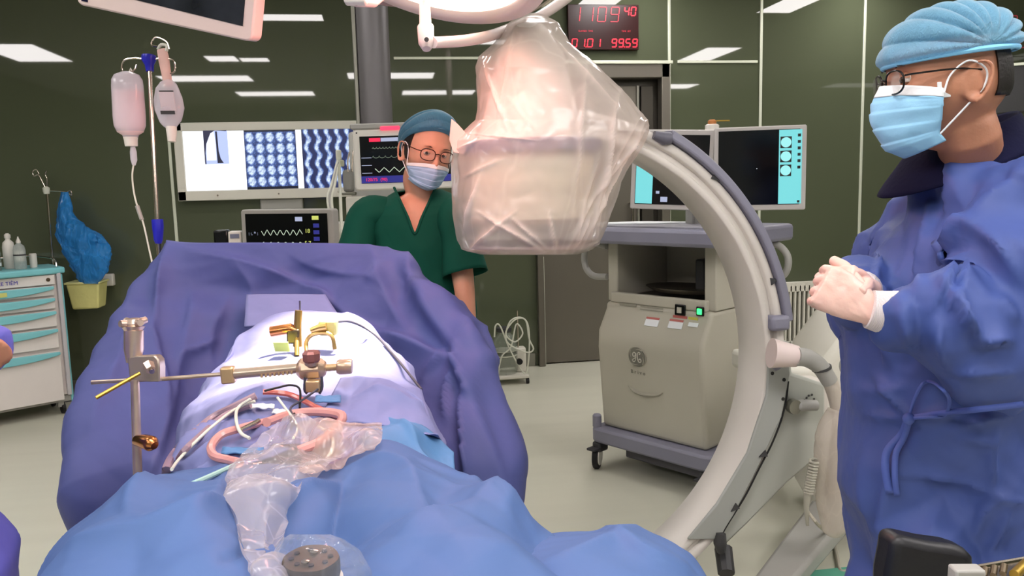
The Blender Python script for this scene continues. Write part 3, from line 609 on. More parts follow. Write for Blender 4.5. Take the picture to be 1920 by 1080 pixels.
t = bagmesh([(115, 128, 360), (110, 134, 385), (108, 142, 410), (106, 162, 425), (110, 190, 440), (118, 203, 460), (126, 206, 485), (138, 200, 505), (145, 192, 522), (152, 186, 532)], dd-.06, .08, 3, .22).build('plastic_bag', plastic('blue_bag', '#3ba0f0', .68, .2, .3, 12, .03))
tag(t, 'crumpled blue plastic bag hanging from the thin drip stand', 'plastic bag')
q = lambda px, py: PY(px, py, 5.88)
t = thing('sharps_bin', 'translucent yellow bin below the blue bag beside the trolley', 'bin', q(170, 576))
a = q(178, 529); b = q(178, 577); c = V(((a.x+b.x)/2, 5.9, b.z)); hgt = a.z-b.z
MB().box((c.x-.05, c.y, c.z+hgt/2), (.17, .15, hgt), taper=1.25).build('bin', mat('bin_yellow', '#d8d48a', .5, var=.06, vscale=12, bump=.001), t, bevel=.012)
MB().box((c.x-.05, c.y, c.z+hgt+.003), (.23, .2, .014)).build('lid', mat('lid_yellow', '#e2de9a', .5), t, bevel=.005)
MB().box((c.x-.05, c.y+.12, c.z+hgt*.6), (.1, .1, .04)).build('bracket', MEDG, t)
a = PY(200, 525, YW-.03); MB_ = MB().box((a.x, YW-.02, a.z), (.095, .05, .085)).build('outlet_box', MEDW, bevel=.008); tag(MB_, 'small white square outlet box on the green wall right of the blue bag', 'outlet box')

# ------------------------------------------------------------ anaesthesia machine and monitors
def screen_T(px0, py0, px1, py1, d0, d1):
    a, b = P(px0, py0, d0), P(px1, py1, d1); x = (b-a); w = x.length; z = V((0, 0, 1)); x.normalize()
    nrm = x.cross(z).normalized(); return frame(a, x, nrm), w
def trace(T, x0, x1, y, amp, per, z, r=.0016, kind='tri'):
    pts = []; n_ = int((x1-x0)/per*8)
    for k in range(n_+1):
        x = x0+(x1-x0)*k/n_; ph = (x/per) % 1
        v = abs(ph*2-1) if kind == 'tri' else (1 if ph < .5 else 0) if kind == 'sq' else max(0, 1-abs(ph-.3)*9)+.25*math.sin(ph*6.28)
        pts.append((x, y+amp*v, z))
    return MB(T).tube(pts, r, 4)
WAVE = emis('trace_pale', '#c8d8c0', .9); WAVEG = emis('trace_grey', '#8fa08a', .6); REDM = emis('ui_red', '#ff2050', 1.1); UIB = emis('ui_blue', '#2a2f9c', .7); UIP = emis('ui_pale', '#c0c8e8', .8); UIY = emis('ui_yellow', '#d8e070', .9); WHT = emis('ui_white', '#e8eef4', .9)
gb = P(650, 470, 4.15)
t = thing('anaesthesia_machine', 'white anaesthesia machine with flow modules and hoses standing behind the nurse', 'anaesthesia machine', (gb.x, gb.y, 0))
def blk(px0, py0, px1, py1, d, dep, name, m, bev=.006):
    a, b = P(px0, py0, d), P(px1, py1, d); return MB().box(((a.x+b.x)/2, (a.y+b.y)/2+dep/2, (a.z+b.z)/2), (abs(b.x-a.x), dep, abs(a.z-b.z))).build(name, m, t, bevel=bev)
blk(640, 430, 850, 900, 4.1, .45, 'cabinet', MEDW, .015)
blk(628, 418, 672, 460, 4.05, .2, 'side_module', MEDW); blk(648, 368, 690, 418, 4.05, .12, 'vaporizer_base', MEDW, .012)
blk(642, 318, 664, 360, 4.05, .10, 'vaporizer', MEDG, .015); blk(640, 360, 668, 366, 4.04, .12, 'manifold', FRAMEM)
blk(631, 300, 645, 312, 4.03, .05, 'sensor_cap', mat('cap_cream', '#c9cbb4', .5)); blk(629, 281, 640, 300, 4.03, .04, 'sensor', TUBEW)
MB().tube([P(635, 300, 4.02), P(637, 340, 4.02), P(640, 420, 4.0), P(642, 470, 4.0)], .008, 8, sp=4).build('pole', TUBEW, t)
MB().tube([P(652, 322, 4.02), P(652, 300, 4.02), P(655, 285, 4.02)], .004, 6).build('rod', CHROME, t)
MB().tube([P(660, 322, 4.02), P(661, 300, 4.02), P(662, 282, 4.02)], .004, 6).build('rod', CHROME, t)
for k in range(3): MB().tube([P(633, 300+k*4, 4.0), P(622+k*3, 345, 3.98), P(614+k*4, 372, 3.96), P(620+k*3, 410, 3.95), P(628+k*2, 470, 3.95)], .006, 8, sp=5).build('hose', TUBEW if k != 1 else MEDG, t)
# upper monitor
T, w = screen_T(666, 358, 858, 352, 3.98, 3.98); h = (P(666, 245, 3.98)-P(666, 358, 3.98)).length
t = thing('patient_monitor', 'vital signs monitor with a glowing red alarm bar behind the nurse\'s head', 'monitor', T @ V((w/2, 0, 0)))
MB(T).prism(rrect(0, 0, w, h, .02), -.09, 0).build('housing', PAINTW, t, bevel=.008)
MB(T).prism(rrect(-.01, h, w, h+.028, .01), -.1, .004).build('top_handle', MEDG, t, bevel=.006)
MB(T).box((w*.37, h+.002, .004), (.095, .018, .012)).build('alarm_light', emis('alarm_red', '#ff3050', 2.2), t, bevel=.003)
sx0, sx1, sy0, sy1 = .035, w-.03, .035, h-.035
MB(T).box(((sx0+sx1)/2, (sy0+sy1)/2, .001), (sx1-sx0, sy1-sy0, .003)).build('screen', LCDK, t)
MB(T).lathe([(.004, 0), (.004, .002)], (.022, h-.017, 0), (0, 0, 1), 10).build('sensor_dot', BLACK, t)
MB(T).box((sx0+.075, sy1-.018, .003), (.055, .018, .002)).build('alarm_field', REDM, t)
MB(T).box((sx0+.19, sy1-.018, .003), (.17, .018, .002)).build('status_field', UIP, t)
for yv, a_, pr_ in ((.19, .006, .016), (.145, .007, .03)): trace(T, sx0+.06, sx1-.02, sy0+yv-.02, a_, pr_, .003, .0013, 'ecg').build('trace', WAVEG, t)
trace(T, sx0+.07, sx1-.02, sy0+.052, .024, .05, .003, .0018, 'tri').build('trace', WAVE, t)
MB(T).box(((sx0+sx1)/2, sy0+.018, .003), (sx1-sx0, .034, .002)).build('value_bar', UIB, t)
link(text('120/75  (90)', .022, T @ Matrix.Translation((sx0+.075, sy0+.017, .005))), 'reading', REDM, t)
link(text('98', .03, T @ Matrix.Translation((sx0+.26, sy0+.018, .005))), 'reading', WHT, t)
for yv in (.05, .088, .125): MB(T).box((sx0+.03, sy0+yv, .003), (.05, .0025, .001)).build('divider', UIP, t)
c = T @ V((w*.5, -.02, -.06)); MB().box((c.x, c.y, c.z), (.12, .08, .06)).build('mount', MEDG, t, bevel=.01)
# lower monitor
T, w = screen_T(455, 470, 627, 470, 3.7, 3.62); h = (P(460, 393, 3.66)-P(460, 470, 3.66)).length; h = .285
T = T @ Matrix.Translation((0, (P(460, 393, 3.68)-P(460, 470, 3.68)).length-h, 0))
t = thing('ventilator_display', 'grey framed black display with white wave traces just above the blue drape screen', 'monitor', T @ V((w/2, 0, 0)))
MB(T).prism(rrect(0, 0, w, h, .015), -.07, 0).build('housing', MEDG, t, bevel=.006)
MB(T).box((w/2-.002, h/2, .001), (w-.05, h-.04, .003)).build('screen', LCDK, t)
for k, yv in enumerate((.155, .095, .04)): trace(T, .10, .30, h-.12-k*.055, .028, .032 if k != 1 else .036, .003, .0016, 'tri').build('trace', WAVE, t)
MB(T).box((.285, h-.045, .003), (.035, .02, .001)).build('field', UIP, t); MB(T).box((.365, h-.04, .003), (.032, .018, .001)).build('field', UIY, t)
for k in range(5): MB(T).box((.368, h-.075-k*.03, .003), (.028, .018, .001)).build('button', UIB, t)
link(text('18', .026, T @ Matrix.Translation((.325, h-.10, .004))), 'reading', UIY, t); link(text('5.7', .026, T @ Matrix.Translation((.325, h-.155, .004))), 'reading', UIY, t)
link(text(': :. * :', .022, T @ Matrix.Translation((.06, h-.11, .004))), 'reading', UIP, t)
c = T @ V((w*.5, -.02, -.04)); MB().tube([c+V((0, 0, .06)), V((c.x, c.y+.02, 0.02))], .025, 12).build('stand', MEDG, t)
MB().lathe([(.11, 0), (.11, .02), (.03, .04)], (c.x, c.y+.02, 0), n=24).build('foot', DGREY, t)
# small devices left of the display
t = thing('printer_module', 'small black and white device left of the wave display', 'device', P(430, 470, 3.75))
a = P(417, 447, 3.75); MB().box((a.x, a.y, a.z-.01), (.065, .07, .1)).build('black_body', BLACKG, t, bevel=.008)
a = P(443, 448, 3.75); MB().box((a.x, a.y, a.z-.01), (.06, .07, .095)).build('white_body', PAINTW, t, bevel=.008)
MB().box((a.x, a.y-.037, a.z+.015), (.04, .004, .02)).build('small_screen', mat('lcd_grey', '#70758a', .3), t)
MB().box((P(430, 470, 3.75).x, P(430, 470, 3.75).y+.0, a.z-.09), (.14, .12, .02)).build('shelf', MEDG, t, bevel=.004)
c = P(430, 470, 3.75); MB().tube([V((c.x, c.y, a.z-.1)), V((c.x, c.y, .02))], .016, 10).build('pole', CHROME, t)
MB().lathe([(.08, 0), (.08, .02), (.02, .04)], (c.x, c.y, 0), n=24).build('foot', DGREY, t)

# ------------------------------------------------------------ C-arm
CC = V((.483, 2.30, .82)); ph = math.radians(7); U = V((math.cos(ph), math.sin(ph), 0)); NN = V((-math.sin(ph), math.cos(ph), 0)); ZU = V((0, 0, 1))
CA = lambda th, r, ax: CC + U*(r*math.cos(math.radians(th))) + ZU*(r*math.sin(math.radians(th))) + NN*ax
def arc(prof, t0, t1, n_=80): return MB().rings([[CA(t0+(t1-t0)*i/n_, r, a) for a, r in prof] for i in range(n_+1)])
def ND(px, py, ax=0): return PN(px, py, CC+NN*ax, NN)          # place on a plane parallel to the arc
base = V((1.75, 2.75, 0))
ARM = mat('carm_white', '#cfc9c2', .35, var=.02, vscale=4, bump=.0001, bscale=120)
t = thing('c_arm', 'large white C-shaped x-ray arm curving beside the operating table', 'c-arm x-ray machine', base); CARM = t
arc([(.004, .728), (0, .732), (0, .748), (.004, .752), (.014, .754), (.014, .770), (.004, .773), (0, .777), (0, .798), (.004, .802), (.159, .802), (.163, .798), (.163, .732), (.159, .728)], -100, 92, 120).build('arc', ARM, t, angle=50)
a0 = math.degrees(math.atan2((ND(1252, 262)-CC).z, (ND(1252, 262)-CC).dot(U))); a1 = math.degrees(math.atan2((ND(1483, 600)-CC).z, (ND(1483, 600)-CC).dot(U)))
bp_ = arc([(-.012, .804), (-.016, .81), (-.012, .832), (.0, .838), (.05, .838), (.06, .83), (.06, .804)], a0, a1, 60).build('bumper', PURG, t, bevel=.003)
c = CA(a0+1, .80, -.005); MB().tube([c-U*.035+ZU*.012, c, c+U*.02], [.012, .02, .018], 14).build('end_knob', mat('knob_grey', '#5d5c68', .45), bp_)
c = CA(a1, .80, 0); MB().box((0, 0, 0), (.07, .05, .05), frame(c-U*.02-NN*.0, U, NN)).build('end_block', PURG, bp_, bevel=.012)
for px, py, rot in ((1343, 334, -40), (1452, 526, 10), (1430, 853, 200), (1377, 953, 215)):
    c = ND(px, py, -.010 if py > 600 else -.002); T = frame(c, U, -NN); r = math.radians(rot)
    pts = [V((math.cos(r+k)*l, math.sin(r+k)*l, 0)) for k, l in ((2.1, .018), (-2.1, .018), (0, .026))] if False else None
    T2 = T @ Matrix.Rotation(r, 4, 'Z'); MB(T2).prism([(-.014, -.012), (.016, 0), (-.014, .012)], -.001, .004).build('angle_mark', DGREY, t)
# carriage: the wide grey shield below, the black rim on its edge
shp = [(1445, 640), (1482, 640), (1486, 700), (1548, 720), (1548, 800), (1530, 862), (1478, 905), (1400, 985), (1362, 1022), (1338, 1018), (1412, 880), (1456, 760)]
MB().slab([ND(px, py, .03) for px, py in shp], NN*.11).build('carriage', mat('carriage_grey', '#aaaca4', .4, var=.02), t, bevel=.01)
ARMG = mat('shield_grey', '#9a9c97', .4, var=.02, vscale=4)
shp = [(1444, 640), (1476, 640), (1482, 700), (1466, 782), (1424, 872), (1384, 952), (1352, 1012), (1290, 1012), (1345, 945), (1402, 850), (1438, 740)]
MB().slab([ND(px, py, -.008) for px, py in shp], NN*.012).build('side_shield', ARMG, t, bevel=.004)
MB().tube([ND(px, py, -.006) for px, py in ((1478, 715), (1474, 750), (1464, 790), (1446, 835), (1424, 877), (1400, 925), (1380, 958), (1360, 990), (1350, 1010))], .0035, 6, sp=4).build('cable', BLACK, t)
for px, py in ((1468, 748), (1470, 712), (1448, 700)): MB().lathe([(.006, -.004), (.006, .002)], ND(px, py, -.008), -NN, 10).build('screw', BLACK, t)
MB().tube([ND(1352, 1000, -.015), ND(1350, 1018, -.015), ND(1352, 1034, -.01)], [.016, .022, .014], 10).build('cable_end', DGREY, t)
# hose stub and hose
s0, s1 = ND(1446, 662, -.06), ND(1494, 668, -.08)
MB().tube([s0, s0.lerp(s1, .3), s0.lerp(s1, .85), s1], [.048, .043, .036, .034], 24).build('hose_socket', LAMPP, t)
MB().tube([ND(1452, 676, -.03), ND(1462, 690, -.04)], [.025, .018], 12).build('socket_knob', PURG, t)
H_ = lambda px, py: ND(px, py, -.09)
hs = [H_(1492, 668), H_(1515, 672), H_(1538, 688), H_(1556, 715), H_(1568, 750), H_(1574, 790), H_(1570, 840), H_(1562, 900), H_(1560, 930)]
MB().tube(hs[:4], [.030, .029, .027, .026], 16, sp=6).build('hose_grip', MEDG, t)
MB().tube(hs[2:], [.024]*7, 14, sp=6).build('hose', mat('hose_beige', '#b5aca0', .4, bump=.003, bscale=40), t)
MB().tube([H_(1540, 688), H_(1541, 692)], .031, 16).build('hose_ring', DGREY, t)
# main body, column, handle, feet
bT = frame(P(1700, 700, 3.0), CX, V((0, 0, 1)))
bx = P(1565, 700, 3.05)
MBd = MB(); prof = []
Tb = frame(V((bx.x+.32, bx.y+.12, 0)), V((.95, -.3, 0)), ZU)
rr_ = [(-.34, .10), (-.36, .50), (-.33, .70), (-.24, .83), (-.10, .89), (.30, .90), (.36, .85), (.38, .10)]
MB(Tb).add([(x, -.24, z) for x, z in rr_]+[(x, .30, z) for x, z in rr_], [tuple(range(8)), tuple(range(8, 16))[::-1]]+[(i, (i+1) % 8, 8+(i+1) % 8, 8+i) for i in range(8)]).build('main_body', MEDW, t, bevel=.035, seg=4)
a, b = P(1482, 700, 2.62), P(1560, 700, 2.9)
MB().slab([ND(1478, 690, .14), ND(1560, 690, .14), ND(1560, 730, .14), ND(1478, 730, .14)], NN*.38).build('support_arm', MEDW, t, bevel=.02, seg=3)
MB().slab([ND(1490, 715, .05), ND(1560, 715, .05), ND(1560, 860, .05), ND(1515, 880, .05), ND(1490, 800, .05)], NN*.30).build('support_column', ARM, t, bevel=.02, seg=3)
MB().tube([ND(1486, 762, .02), ND(1500, 760, -.0), ND(1530, 760, -.0)], [.022, .020, .018], 14).build('brake_handle', MEDG, t)
MB().lathe([(.024, -.012), (.026, 0), (.024, .012)], ND(1488, 762, .0), -NN, 20).build('handle_pivot', FRAMEM, t)
for i, (px, py) in enumerate(((1508, 750), (1516, 742), (1512, 746), (1522, 740), (1526, 748), (1519, 751))): MB().lathe([(.004, 0), (.004, .002)], ND(px, py, .028), -NN, 6).build('symbol', DGREY, t)
MB().lathe([(.045, 0), (.045, .03), (.03, .045)], P(1597, 686, 2.78), -fwd, 20).build('round_knob', MEDG, t)
def bar(p0, p1, w0, w1, h, name, m):
    p0, p1 = V(p0), V(p1); d = (p1-p0).normalized(); s = d.cross(ZU).normalized()
    return MB().rings([[p0-s*w0, p0+s*w0, p0+s*w0+ZU*h, p0-s*w0+ZU*h], [p1-s*w1, p1+s*w1, p1+s*w1+ZU*h*.75, p1-s*w1+ZU*h*.75]]).build(name, m, t, bevel=.015)
bar(PH(1600, 930, .09), PH(1400, 1180, .07), .09, .05, .08, 'leg', MEDG)
bar(PH(1680, 930, .09), PH(1990, 1000, .07), .09, .06, .09, 'leg', MEDW)
bar(PH(1540, 905, .10), PH(1700, 925, .10), .08, .10, .10, 'foot_cover', MEDW)
MB().tube([ND(1356, 1028, .05), PH(1362, 1075, .12)], [.03, .028], 10).build('tube_bracket', DGREY, t)
for px, py in ((1590, 870), (1412, 1165), (1960, 1000)):
    c = PH(px, py, .05); w_ = MB().lathe([(.05, -.016), (.055, -.01), (.055, .01), (.05, .016)], c, (1, .3, 0), 22).build('caster', BLACK, t)
    MB().lathe([(.03, -.018), (.03, .018)], c, (1, .3, 0), 16).build('hub', MEDG, w_)
# detector with its housing, under the plastic
DET = P(998, 300, 2.38); dx, dy = DET.x, DET.y
zc = lambda py: P(1000, py, 2.38).z
MB().lathe([(.17, zc(414)), (.182, zc(412)), (.184, zc(405)), (.182, zc(300)), (.175, zc(290))], (dx, dy, 0), n=48).build('detector', mat('det_cream', '#cbc3ac', .45), t, angle=50)
MB().lathe([(.186, zc(462)), (.196, zc(462)), (.198, zc(460)), (.198, zc(457)), (.186, zc(456)), (.186, zc(462))], (dx, dy, 0), n=48).build('detector_ring', mat('ring_grey', '#8a7f7c', .4), t)
MB().lathe([(.18, zc(418)), (.188, zc(417)), (.188, zc(409)), (.18, zc(407))], (dx, dy, 0), n=48).build('detector_band', mat('band_brown', '#6d6152', .5), t)
MB().lathe([(.185, zc(290)), (.205, zc(286)), (.208, zc(277)), (.205, zc(268)), (.185, zc(264))], (dx, dy, 0), n=48).build('detector_bumper', mat('bump_purple', '#3c3a66', .45), t)
MB().lathe([(.17, zc(264)), (.15, zc(240)), (.12, zc(170)), (.10, zc(110)), (.065, zc(75)), (.045, zc(55)), (.02, zc(48))], (dx, dy, 0), n=40).build('detector_head', ARM, t)
MB().tube([CA(88, .765, .08), CA(91, .765, .08)+ZU*.03, V((dx, dy, zc(80)))], [.05, .045, .04], 14).build('detector_mount', ARM, t)
MB().box(CA(-97, .70, .08), (.28, .26, .16)).build('x_ray_tube', ARM, t, bevel=.03, seg=3)

# clear plastic cover over the detector: rings of (left, right) silhouette by height
cov = [(24, 988, 1008, .012), (30, 970, 1024, .05), (42, 953, 1044, .09), (62, 938, 1058, .12), (80, 925, 1070, .14), (105, 900, 1100, .17), (125, 894, 1124, .19), (150, 893, 1150, .20), (180, 892, 1176, .21), (205, 893, 1196, .22), (225, 891, 1212, .225), (245, 868, 1218, .23), (262, 852, 1208, .235), (280, 850, 1200, .235), (310, 850, 1180, .235), (340, 851, 1166, .235), (370, 849, 1158, .23), (400, 850, 1148, .23), (425, 853, 1140, .225), (450, 858, 1126, .22), (468, 866, 1108, .212), (477, 900, 1080, .18), (478, 940, 1040, .08), (478, 985, 995, .01)]
RG = []; GA = []; M_ = 260; yy_ = np.linspace(0, len(cov)-1, 220)
for yv in yy_:
    py, l, r, dp = [float(np.interp(yv, range(len(cov)), [w[k] for w in cov])) for k in range(4)]
    ring = []
    for k in range(M_):
        a = 2*math.pi*k/M_; ca, sa = math.cos(a), math.sin(a)
        px = (l+r)/2+(r-l)/2*(abs(ca)**.9*(1 if ca > 0 else -1)); dd = 2.38-dp*(abs(sa)**.9*(1 if sa > 0 else -1))
        p = P(px, py, dd)
        # pull folds: straight ridges fanning from the gathered spot on the right and from the bottom corner
        g = 0
        if sa > -.2:
            for (x0, y0, x1, y1, wd, am) in ((1205, 235, 1090, 460, 7, 1), (1196, 225, 1060, 470, 6, .8), (1160, 170, 1120, 440, 7, .9), (1100, 110, 1075, 420, 8, .5), (1210, 240, 1130, 350, 6, 1), (905, 120, 960, 260, 8, .8), (960, 70, 930, 250, 7, .6), (1030, 60, 1160, 200, 8, .8), (885, 250, 1000, 262, 5, .9), (866, 430, 900, 330, 7, 1), (880, 470, 960, 400, 6, 1.2), (900, 400, 1010, 466, 6, 1.2), (960, 410, 1020, 462, 5, 1), (1030, 400, 1040, 470, 5, .9), (1080, 460, 1110, 400, 6, 1), (870, 330, 940, 300, 6, .7), (855, 280, 900, 262, 6, .9), (1120, 300, 1075, 465, 5, .8), (1150, 260, 1105, 450, 5, .9), (950, 180, 1010, 250, 9, .5)):
                ex, ey = x1-x0, y1-y0; L2 = ex*ex+ey*ey; tt = ((px-x0)*ex+(py-y0)*ey)/L2
                if -.15 < tt < 1.15:
                    ds = ((px-x0)*ey-(py-y0)*ex)/math.sqrt(L2); g += am*math.exp(-abs(ds)/(wd*.55))*min(1, max(0, 1.15-abs(tt-.5)*2+.15))
        nz = noise.noise(p*7)+.5*abs(noise.noise(p*18)); GA.append(min(.55, .5*g))
        out = (p-P((l+r)/2, py, 2.38)).normalized()
        ring.append(p+out*(.013*min(g, 1.6)+.012*nz+.0-.002)*min(1, (len(cov)-1-yv)/1.5))
    RG.append(ring)
cv = MB().rings(RG, caps=False)
COVER = plastic('cover_film', '#f0e2da', .40, .16, .07, 6, .003)
me_ = cv.mesh('plastic_cover'); at_ = me_.attributes.new('gather', 'FLOAT', 'POINT'); at_.data.foreach_set('value', GA)
o = link(me_, 'plastic_cover', COVER, None, angle=180); tag(o, 'crinkled translucent plastic cover hanging over the x-ray detector', 'plastic cover')
# ear of the cover sticking up at left and the flap over the arc end
MB().slab([P(846, 222, 2.34), P(858, 232, 2.32), P(876, 252, 2.3), P(893, 236, 2.3), P(893, 262, 2.3), P(868, 290, 2.3), P(850, 285, 2.3), P(842, 262, 2.33)], fwd*.006).build('cover_corner', plastic('cover_flap', '#efd8d0', .75, .25, .2, 9, .006), o, bevel=.003)
cs = MB().tube([H_(1572, 770), H_(1560, 810), H_(1556, 850), H_(1560, 900), H_(1562, 950), H_(1566, 985), H_(1574, 998)], [.036, .046, .05, .05, .052, .046, .02], 20, sp=8)
cs.v = [v+(v-H_(1562, v and 900)).normalized()*0+V((1, 0, 0))*(.008*noise.noise(v*22))+V((0, 1, 0))*(.006*noise.noise(v*25+V((5, 0, 0)))) for v in cs.v]
tag(cs.build('plastic_sleeve', plastic('sleeve_film', '#ddd4c8', .6, .25, .06, 14, .004), None, angle=180), 'long clear plastic sleeve over the grey hose beside the surgeon', 'plastic sleeve')
cc_ = [H_(1527, 862), H_(1523, 885), H_(1519, 905), H_(1515, 925)]
m = MB(); sp_ = spline(cc_, 24); pts = []
for i, p in enumerate(sp_): a = i*1.05; pts.append(p+V((math.cos(a)*.014, math.sin(a)*.014, 0)))
m.tube(pts, .0045, 6); m.tube([H_(1514, 925), H_(1512, 950), H_(1514, 985)], [.012, .009, .005], 10)
tag(m.build('coiled_cord', mat('cord_grey', '#a8a698', .5)), 'short coiled grey cord hanging beside the plastic sleeve', 'cord')
tag(MB().tube([H_(1515, 960), H_(1535, 985), PH(1560, 1010, .03), PH(1570, 1045, .012), PH(1575, 1068, .012), PH(1590, 1070, .012), PH(1620, 1060, .012)], .006, 8, sp=6).build('floor_cable', mat('cable_beige', '#b0ab9c', .5)), 'pale cable trailing over the floor near the surgeon\'s gown', 'cable')
o = MB().box(PH(1570, 1095, .008), (.34, .2, .012)).build('floor_mat', mat('mat_green', '#5fa890', .6, var=.05), bevel=.004); tag(o, 'pale green corner of a mat on the floor at the bottom edge', 'mat')

# ------------------------------------------------------------ imaging workstation
WA = V((1.03, 3.74, 0)); wx = V((.56, -.83, 0)).normalized(); wy = V((-wx.y, wx.x, 0))    # wx along the front to the right, wy to the back
T = frame(WA, wx, ZU); FW, FD = .60, .50
t = thing('imaging_workstation', 'grey-white twin-screen imaging workstation cart behind the curved arm', 'workstation cart', WA)
MB(T).prism(rrect(-.04, -.06, FW+.06, FD+.04, .05), .14, .215).build('bumper_base', PURG, t, bevel=.012)
MB(T).box((FW/2+.05, FD/2, .10), (FW-.1, FD-.1, .08)).build('underbody', mat('under_grey', '#5a5860', .5), t, bevel=.01)
pz = [(.215, 0), (.62, -.035), (.70, -.03), (.80, .03), (.835, .035)]
def sect(off, x): return [(x, y+off, z) for z, y in pz]
n5 = len(pz)
vs = []
for x in (0, FW): vs += [(x, y, z) for z, y in pz]+[(x, FD, z) for z, y in pz]
fs = []
for i in range(n5-1):
    fs.append((i, i+1, 2*n5+i+1, 2*n5+i)); fs.append((n5+i+1, n5+i, 3*n5+i, 3*n5+i+1)); fs.append((i+1, i, n5+i, n5+i+1)); fs.append((2*n5+i, 2*n5+i+1, 3*n5+i+1, 3*n5+i))
fs.append((0, 2*n5, 3*n5, n5)); fs.append((n5-1, 2*n5-1, 4*n5-1, 3*n5-1))
CON = mat('console_grey', '#b4b0a2', .42, var=.02, vscale=4, bump=.0002, bscale=120)
MB(T).add(vs, fs).build('cabinet', CON, t, bevel=.02, seg=4)
m = MB(T); z0, z1 = .835, 1.125
m.box((.025, FD/2+.03, (z0+z1)/2), (.06, FD-.06, z1-z0)); m.box((FW-.025, FD/2+.03, (z0+z1)/2), (.06, FD-.06, z1-z0)); m.box((FW/2, FD-.02, (z0+z1)/2), (FW, .04, z1-z0)); m.box((FW/2, .05, z0+.022), (FW-.06, .03, .05)); m.box((FW/2, FD/2+.03, z0+.005), (FW-.06, FD-.08, .012))
m.build('shelf_bay', CON, t, bevel=.008)
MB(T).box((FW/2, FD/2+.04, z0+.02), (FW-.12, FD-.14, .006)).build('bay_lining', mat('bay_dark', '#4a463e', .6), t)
pl = MB(T); pl.lathe([(.02, 0), (.15, .006), (.19, .028), (.185, .03), (.15, .012), (0, .008)], (FW*.62, .17, z0+.055), n=30, sx=1.1, sy=.7)
o = pl.build('kidney_tray', STEEL); tag(o, 'shiny shallow metal tray lying in the workstation\'s open shelf', 'tray')
MB(T).box((.40, .3, z0+.12), (.05, .12, .17)).build('cable_holder', DGREY, t, bevel=.008)
MB(T).prism(rrect(-.09, -.09, FW+.13, FD+.04, .06), 1.125, 1.20).build('worktop', PURG, t, bevel=.016)
MB(T).prism(rrect(-.02, -.03, FW+.02, FD-.12, .03), 1.198, 1.208).build('keyboard_tray', mat('kb_grey', '#85848d', .5, bump=.002, bscale=50), t, bevel=.003)
ppt = MB(T).prism([(-.12, -.02), (.22, .12), (.34, .30), (.02, .26), (-.10, .10)], 1.209, 1.213).build('paper_sheet', MASKW); tag(ppt, 'loose white paper sheet lying on the workstation top', 'paper')
for x0, sg, yh in ((-.01, -1, .06), (FW+.01, 1, .40)):
    MB(T).tube([(x0, yh, 1.10), (x0+sg*.09, yh, 1.11), (x0+sg*.145, yh, 1.06), (x0+sg*.14, yh, .99), (x0+sg*.09, yh, .95), (x0, yh, .95)], .016, 12, sp=6).build('handle', MEDG, t)
for x, y in ((0, -.02), (FW+.02, -.02), (0, FD), (FW+.02, FD)):
    yk = MB(T).box((x, y, .115), (.05, .07, .05)).build('caster', DGREY, t, bevel=.01)
    c = (x-.012, y-.01, .062); MB(T).lathe([(.05, -.014), (.062, -.012), (.062, .012), (.05, .014)], c, (.9, .45, 0), 26).build('wheel', BLACK, yk)
    MB(T).lathe([(.01, -.020), (.043, -.018), (.045, -.014), (.045, .014), (.043, .018), (.01, .020)], c, (.9, .45, 0), 24).build('hub', PAINTW, yk)
    MB(T).box((x, y-.05, .11), (.05, .05, .012)).build('brake_lever', DGREY, yk, bevel=.003)
MB(T).lathe([(.022, 0), (.022, .055), (.016, .062)], (-.01, -.03, .215), n=18).build('corner_post', PURG, t)
# front face marks
def onface(x, z, off=.002):
    for (za, ya), (zb, yb) in zip(pz, pz[1:]):
        if za <= z <= zb: return (x, ya+(yb-ya)*(z-za)/(zb-za)-off, z)
    return (x, pz[-1][1]-off if z > pz[-1][0] else pz[0][1]-off, z)
def facef(x, z, off=.003):
    p = T @ V(onface(x, z, off)); p2 = T @ V(onface(x, z+.01, off)); up_ = (p2-p).normalized(); nrm = wx.cross(up_).normalized()
    return frame(p, wx, nrm)
LG = mat('logo_grey', '#7d7b72', .4, .2)
ft_ = facef(.245, .60)
lg = MB(ft_).lathe([(0, -.001), (.046, -.001), (.046, .0015), (0, .0015)], n=40).build('round_emblem', LG, t)
m = MB(ft_)
m.tube([(.050*math.cos(a), .050*math.sin(a), 0) for a in np.linspace(0, 2*math.pi, 48)[:-1]], .0016, 6, closed=True)
for k in range(4):
    a = math.radians(45+90*k); m.tube([((.046-.012*s)*math.cos(a+s*.9), (.046-.012*s)*math.sin(a+s*.9), .002) for s in np.linspace(0, 1, 8)], list(np.linspace(.0026, .0006, 8)), 6)
m.build('emblem_swirls', CON, lg)
m = MB(ft_)
m.tube([(-.005, .017, .003), (-.014, .022, .003), (-.022, .012, .003), (-.018, .002, .003), (-.008, .006, .003), (-.003, .018, .003), (-.005, -.004, .003), (-.010, -.020, .003), (-.020, -.024, .003), (-.024, -.016, .003), (-.014, -.008, .003), (-.003, -.001, .003)], .0024, 6, sp=5)
m.tube([(.016, .014, .003), (.022, .020, .003), (.014, .025, .003), (.006, .014, .003), (.005, -.004, .003), (.010, -.020, .003), (.020, -.023, .003), (.025, -.014, .003), (.019, -.006, .003), (.013, -.012, .003)], .0024, 6, sp=5)
m.build('emblem_letters', MEDW, lg)
link(text('B r i v o', .026, facef(.245, .525)), 'lettering', LG, t)
MB(facef(.26, .44)).tube([(-.08, .01, 0), (-.04, -.012, 0), (.02, -.018, 0), (.09, -.006, 0), (.12, .01, 0)], [.002, .008, .01, .007, .002], 8, sp=5).build('recess', mat('recess_grey', '#9b978a', .5), t)
def plate(x, z, w_, h_, m_, nm='label_plate', off=.003): return MB(facef(x, z, off)).box((0, 0, 0), (w_, h_, .002)).build(nm, m_, t)
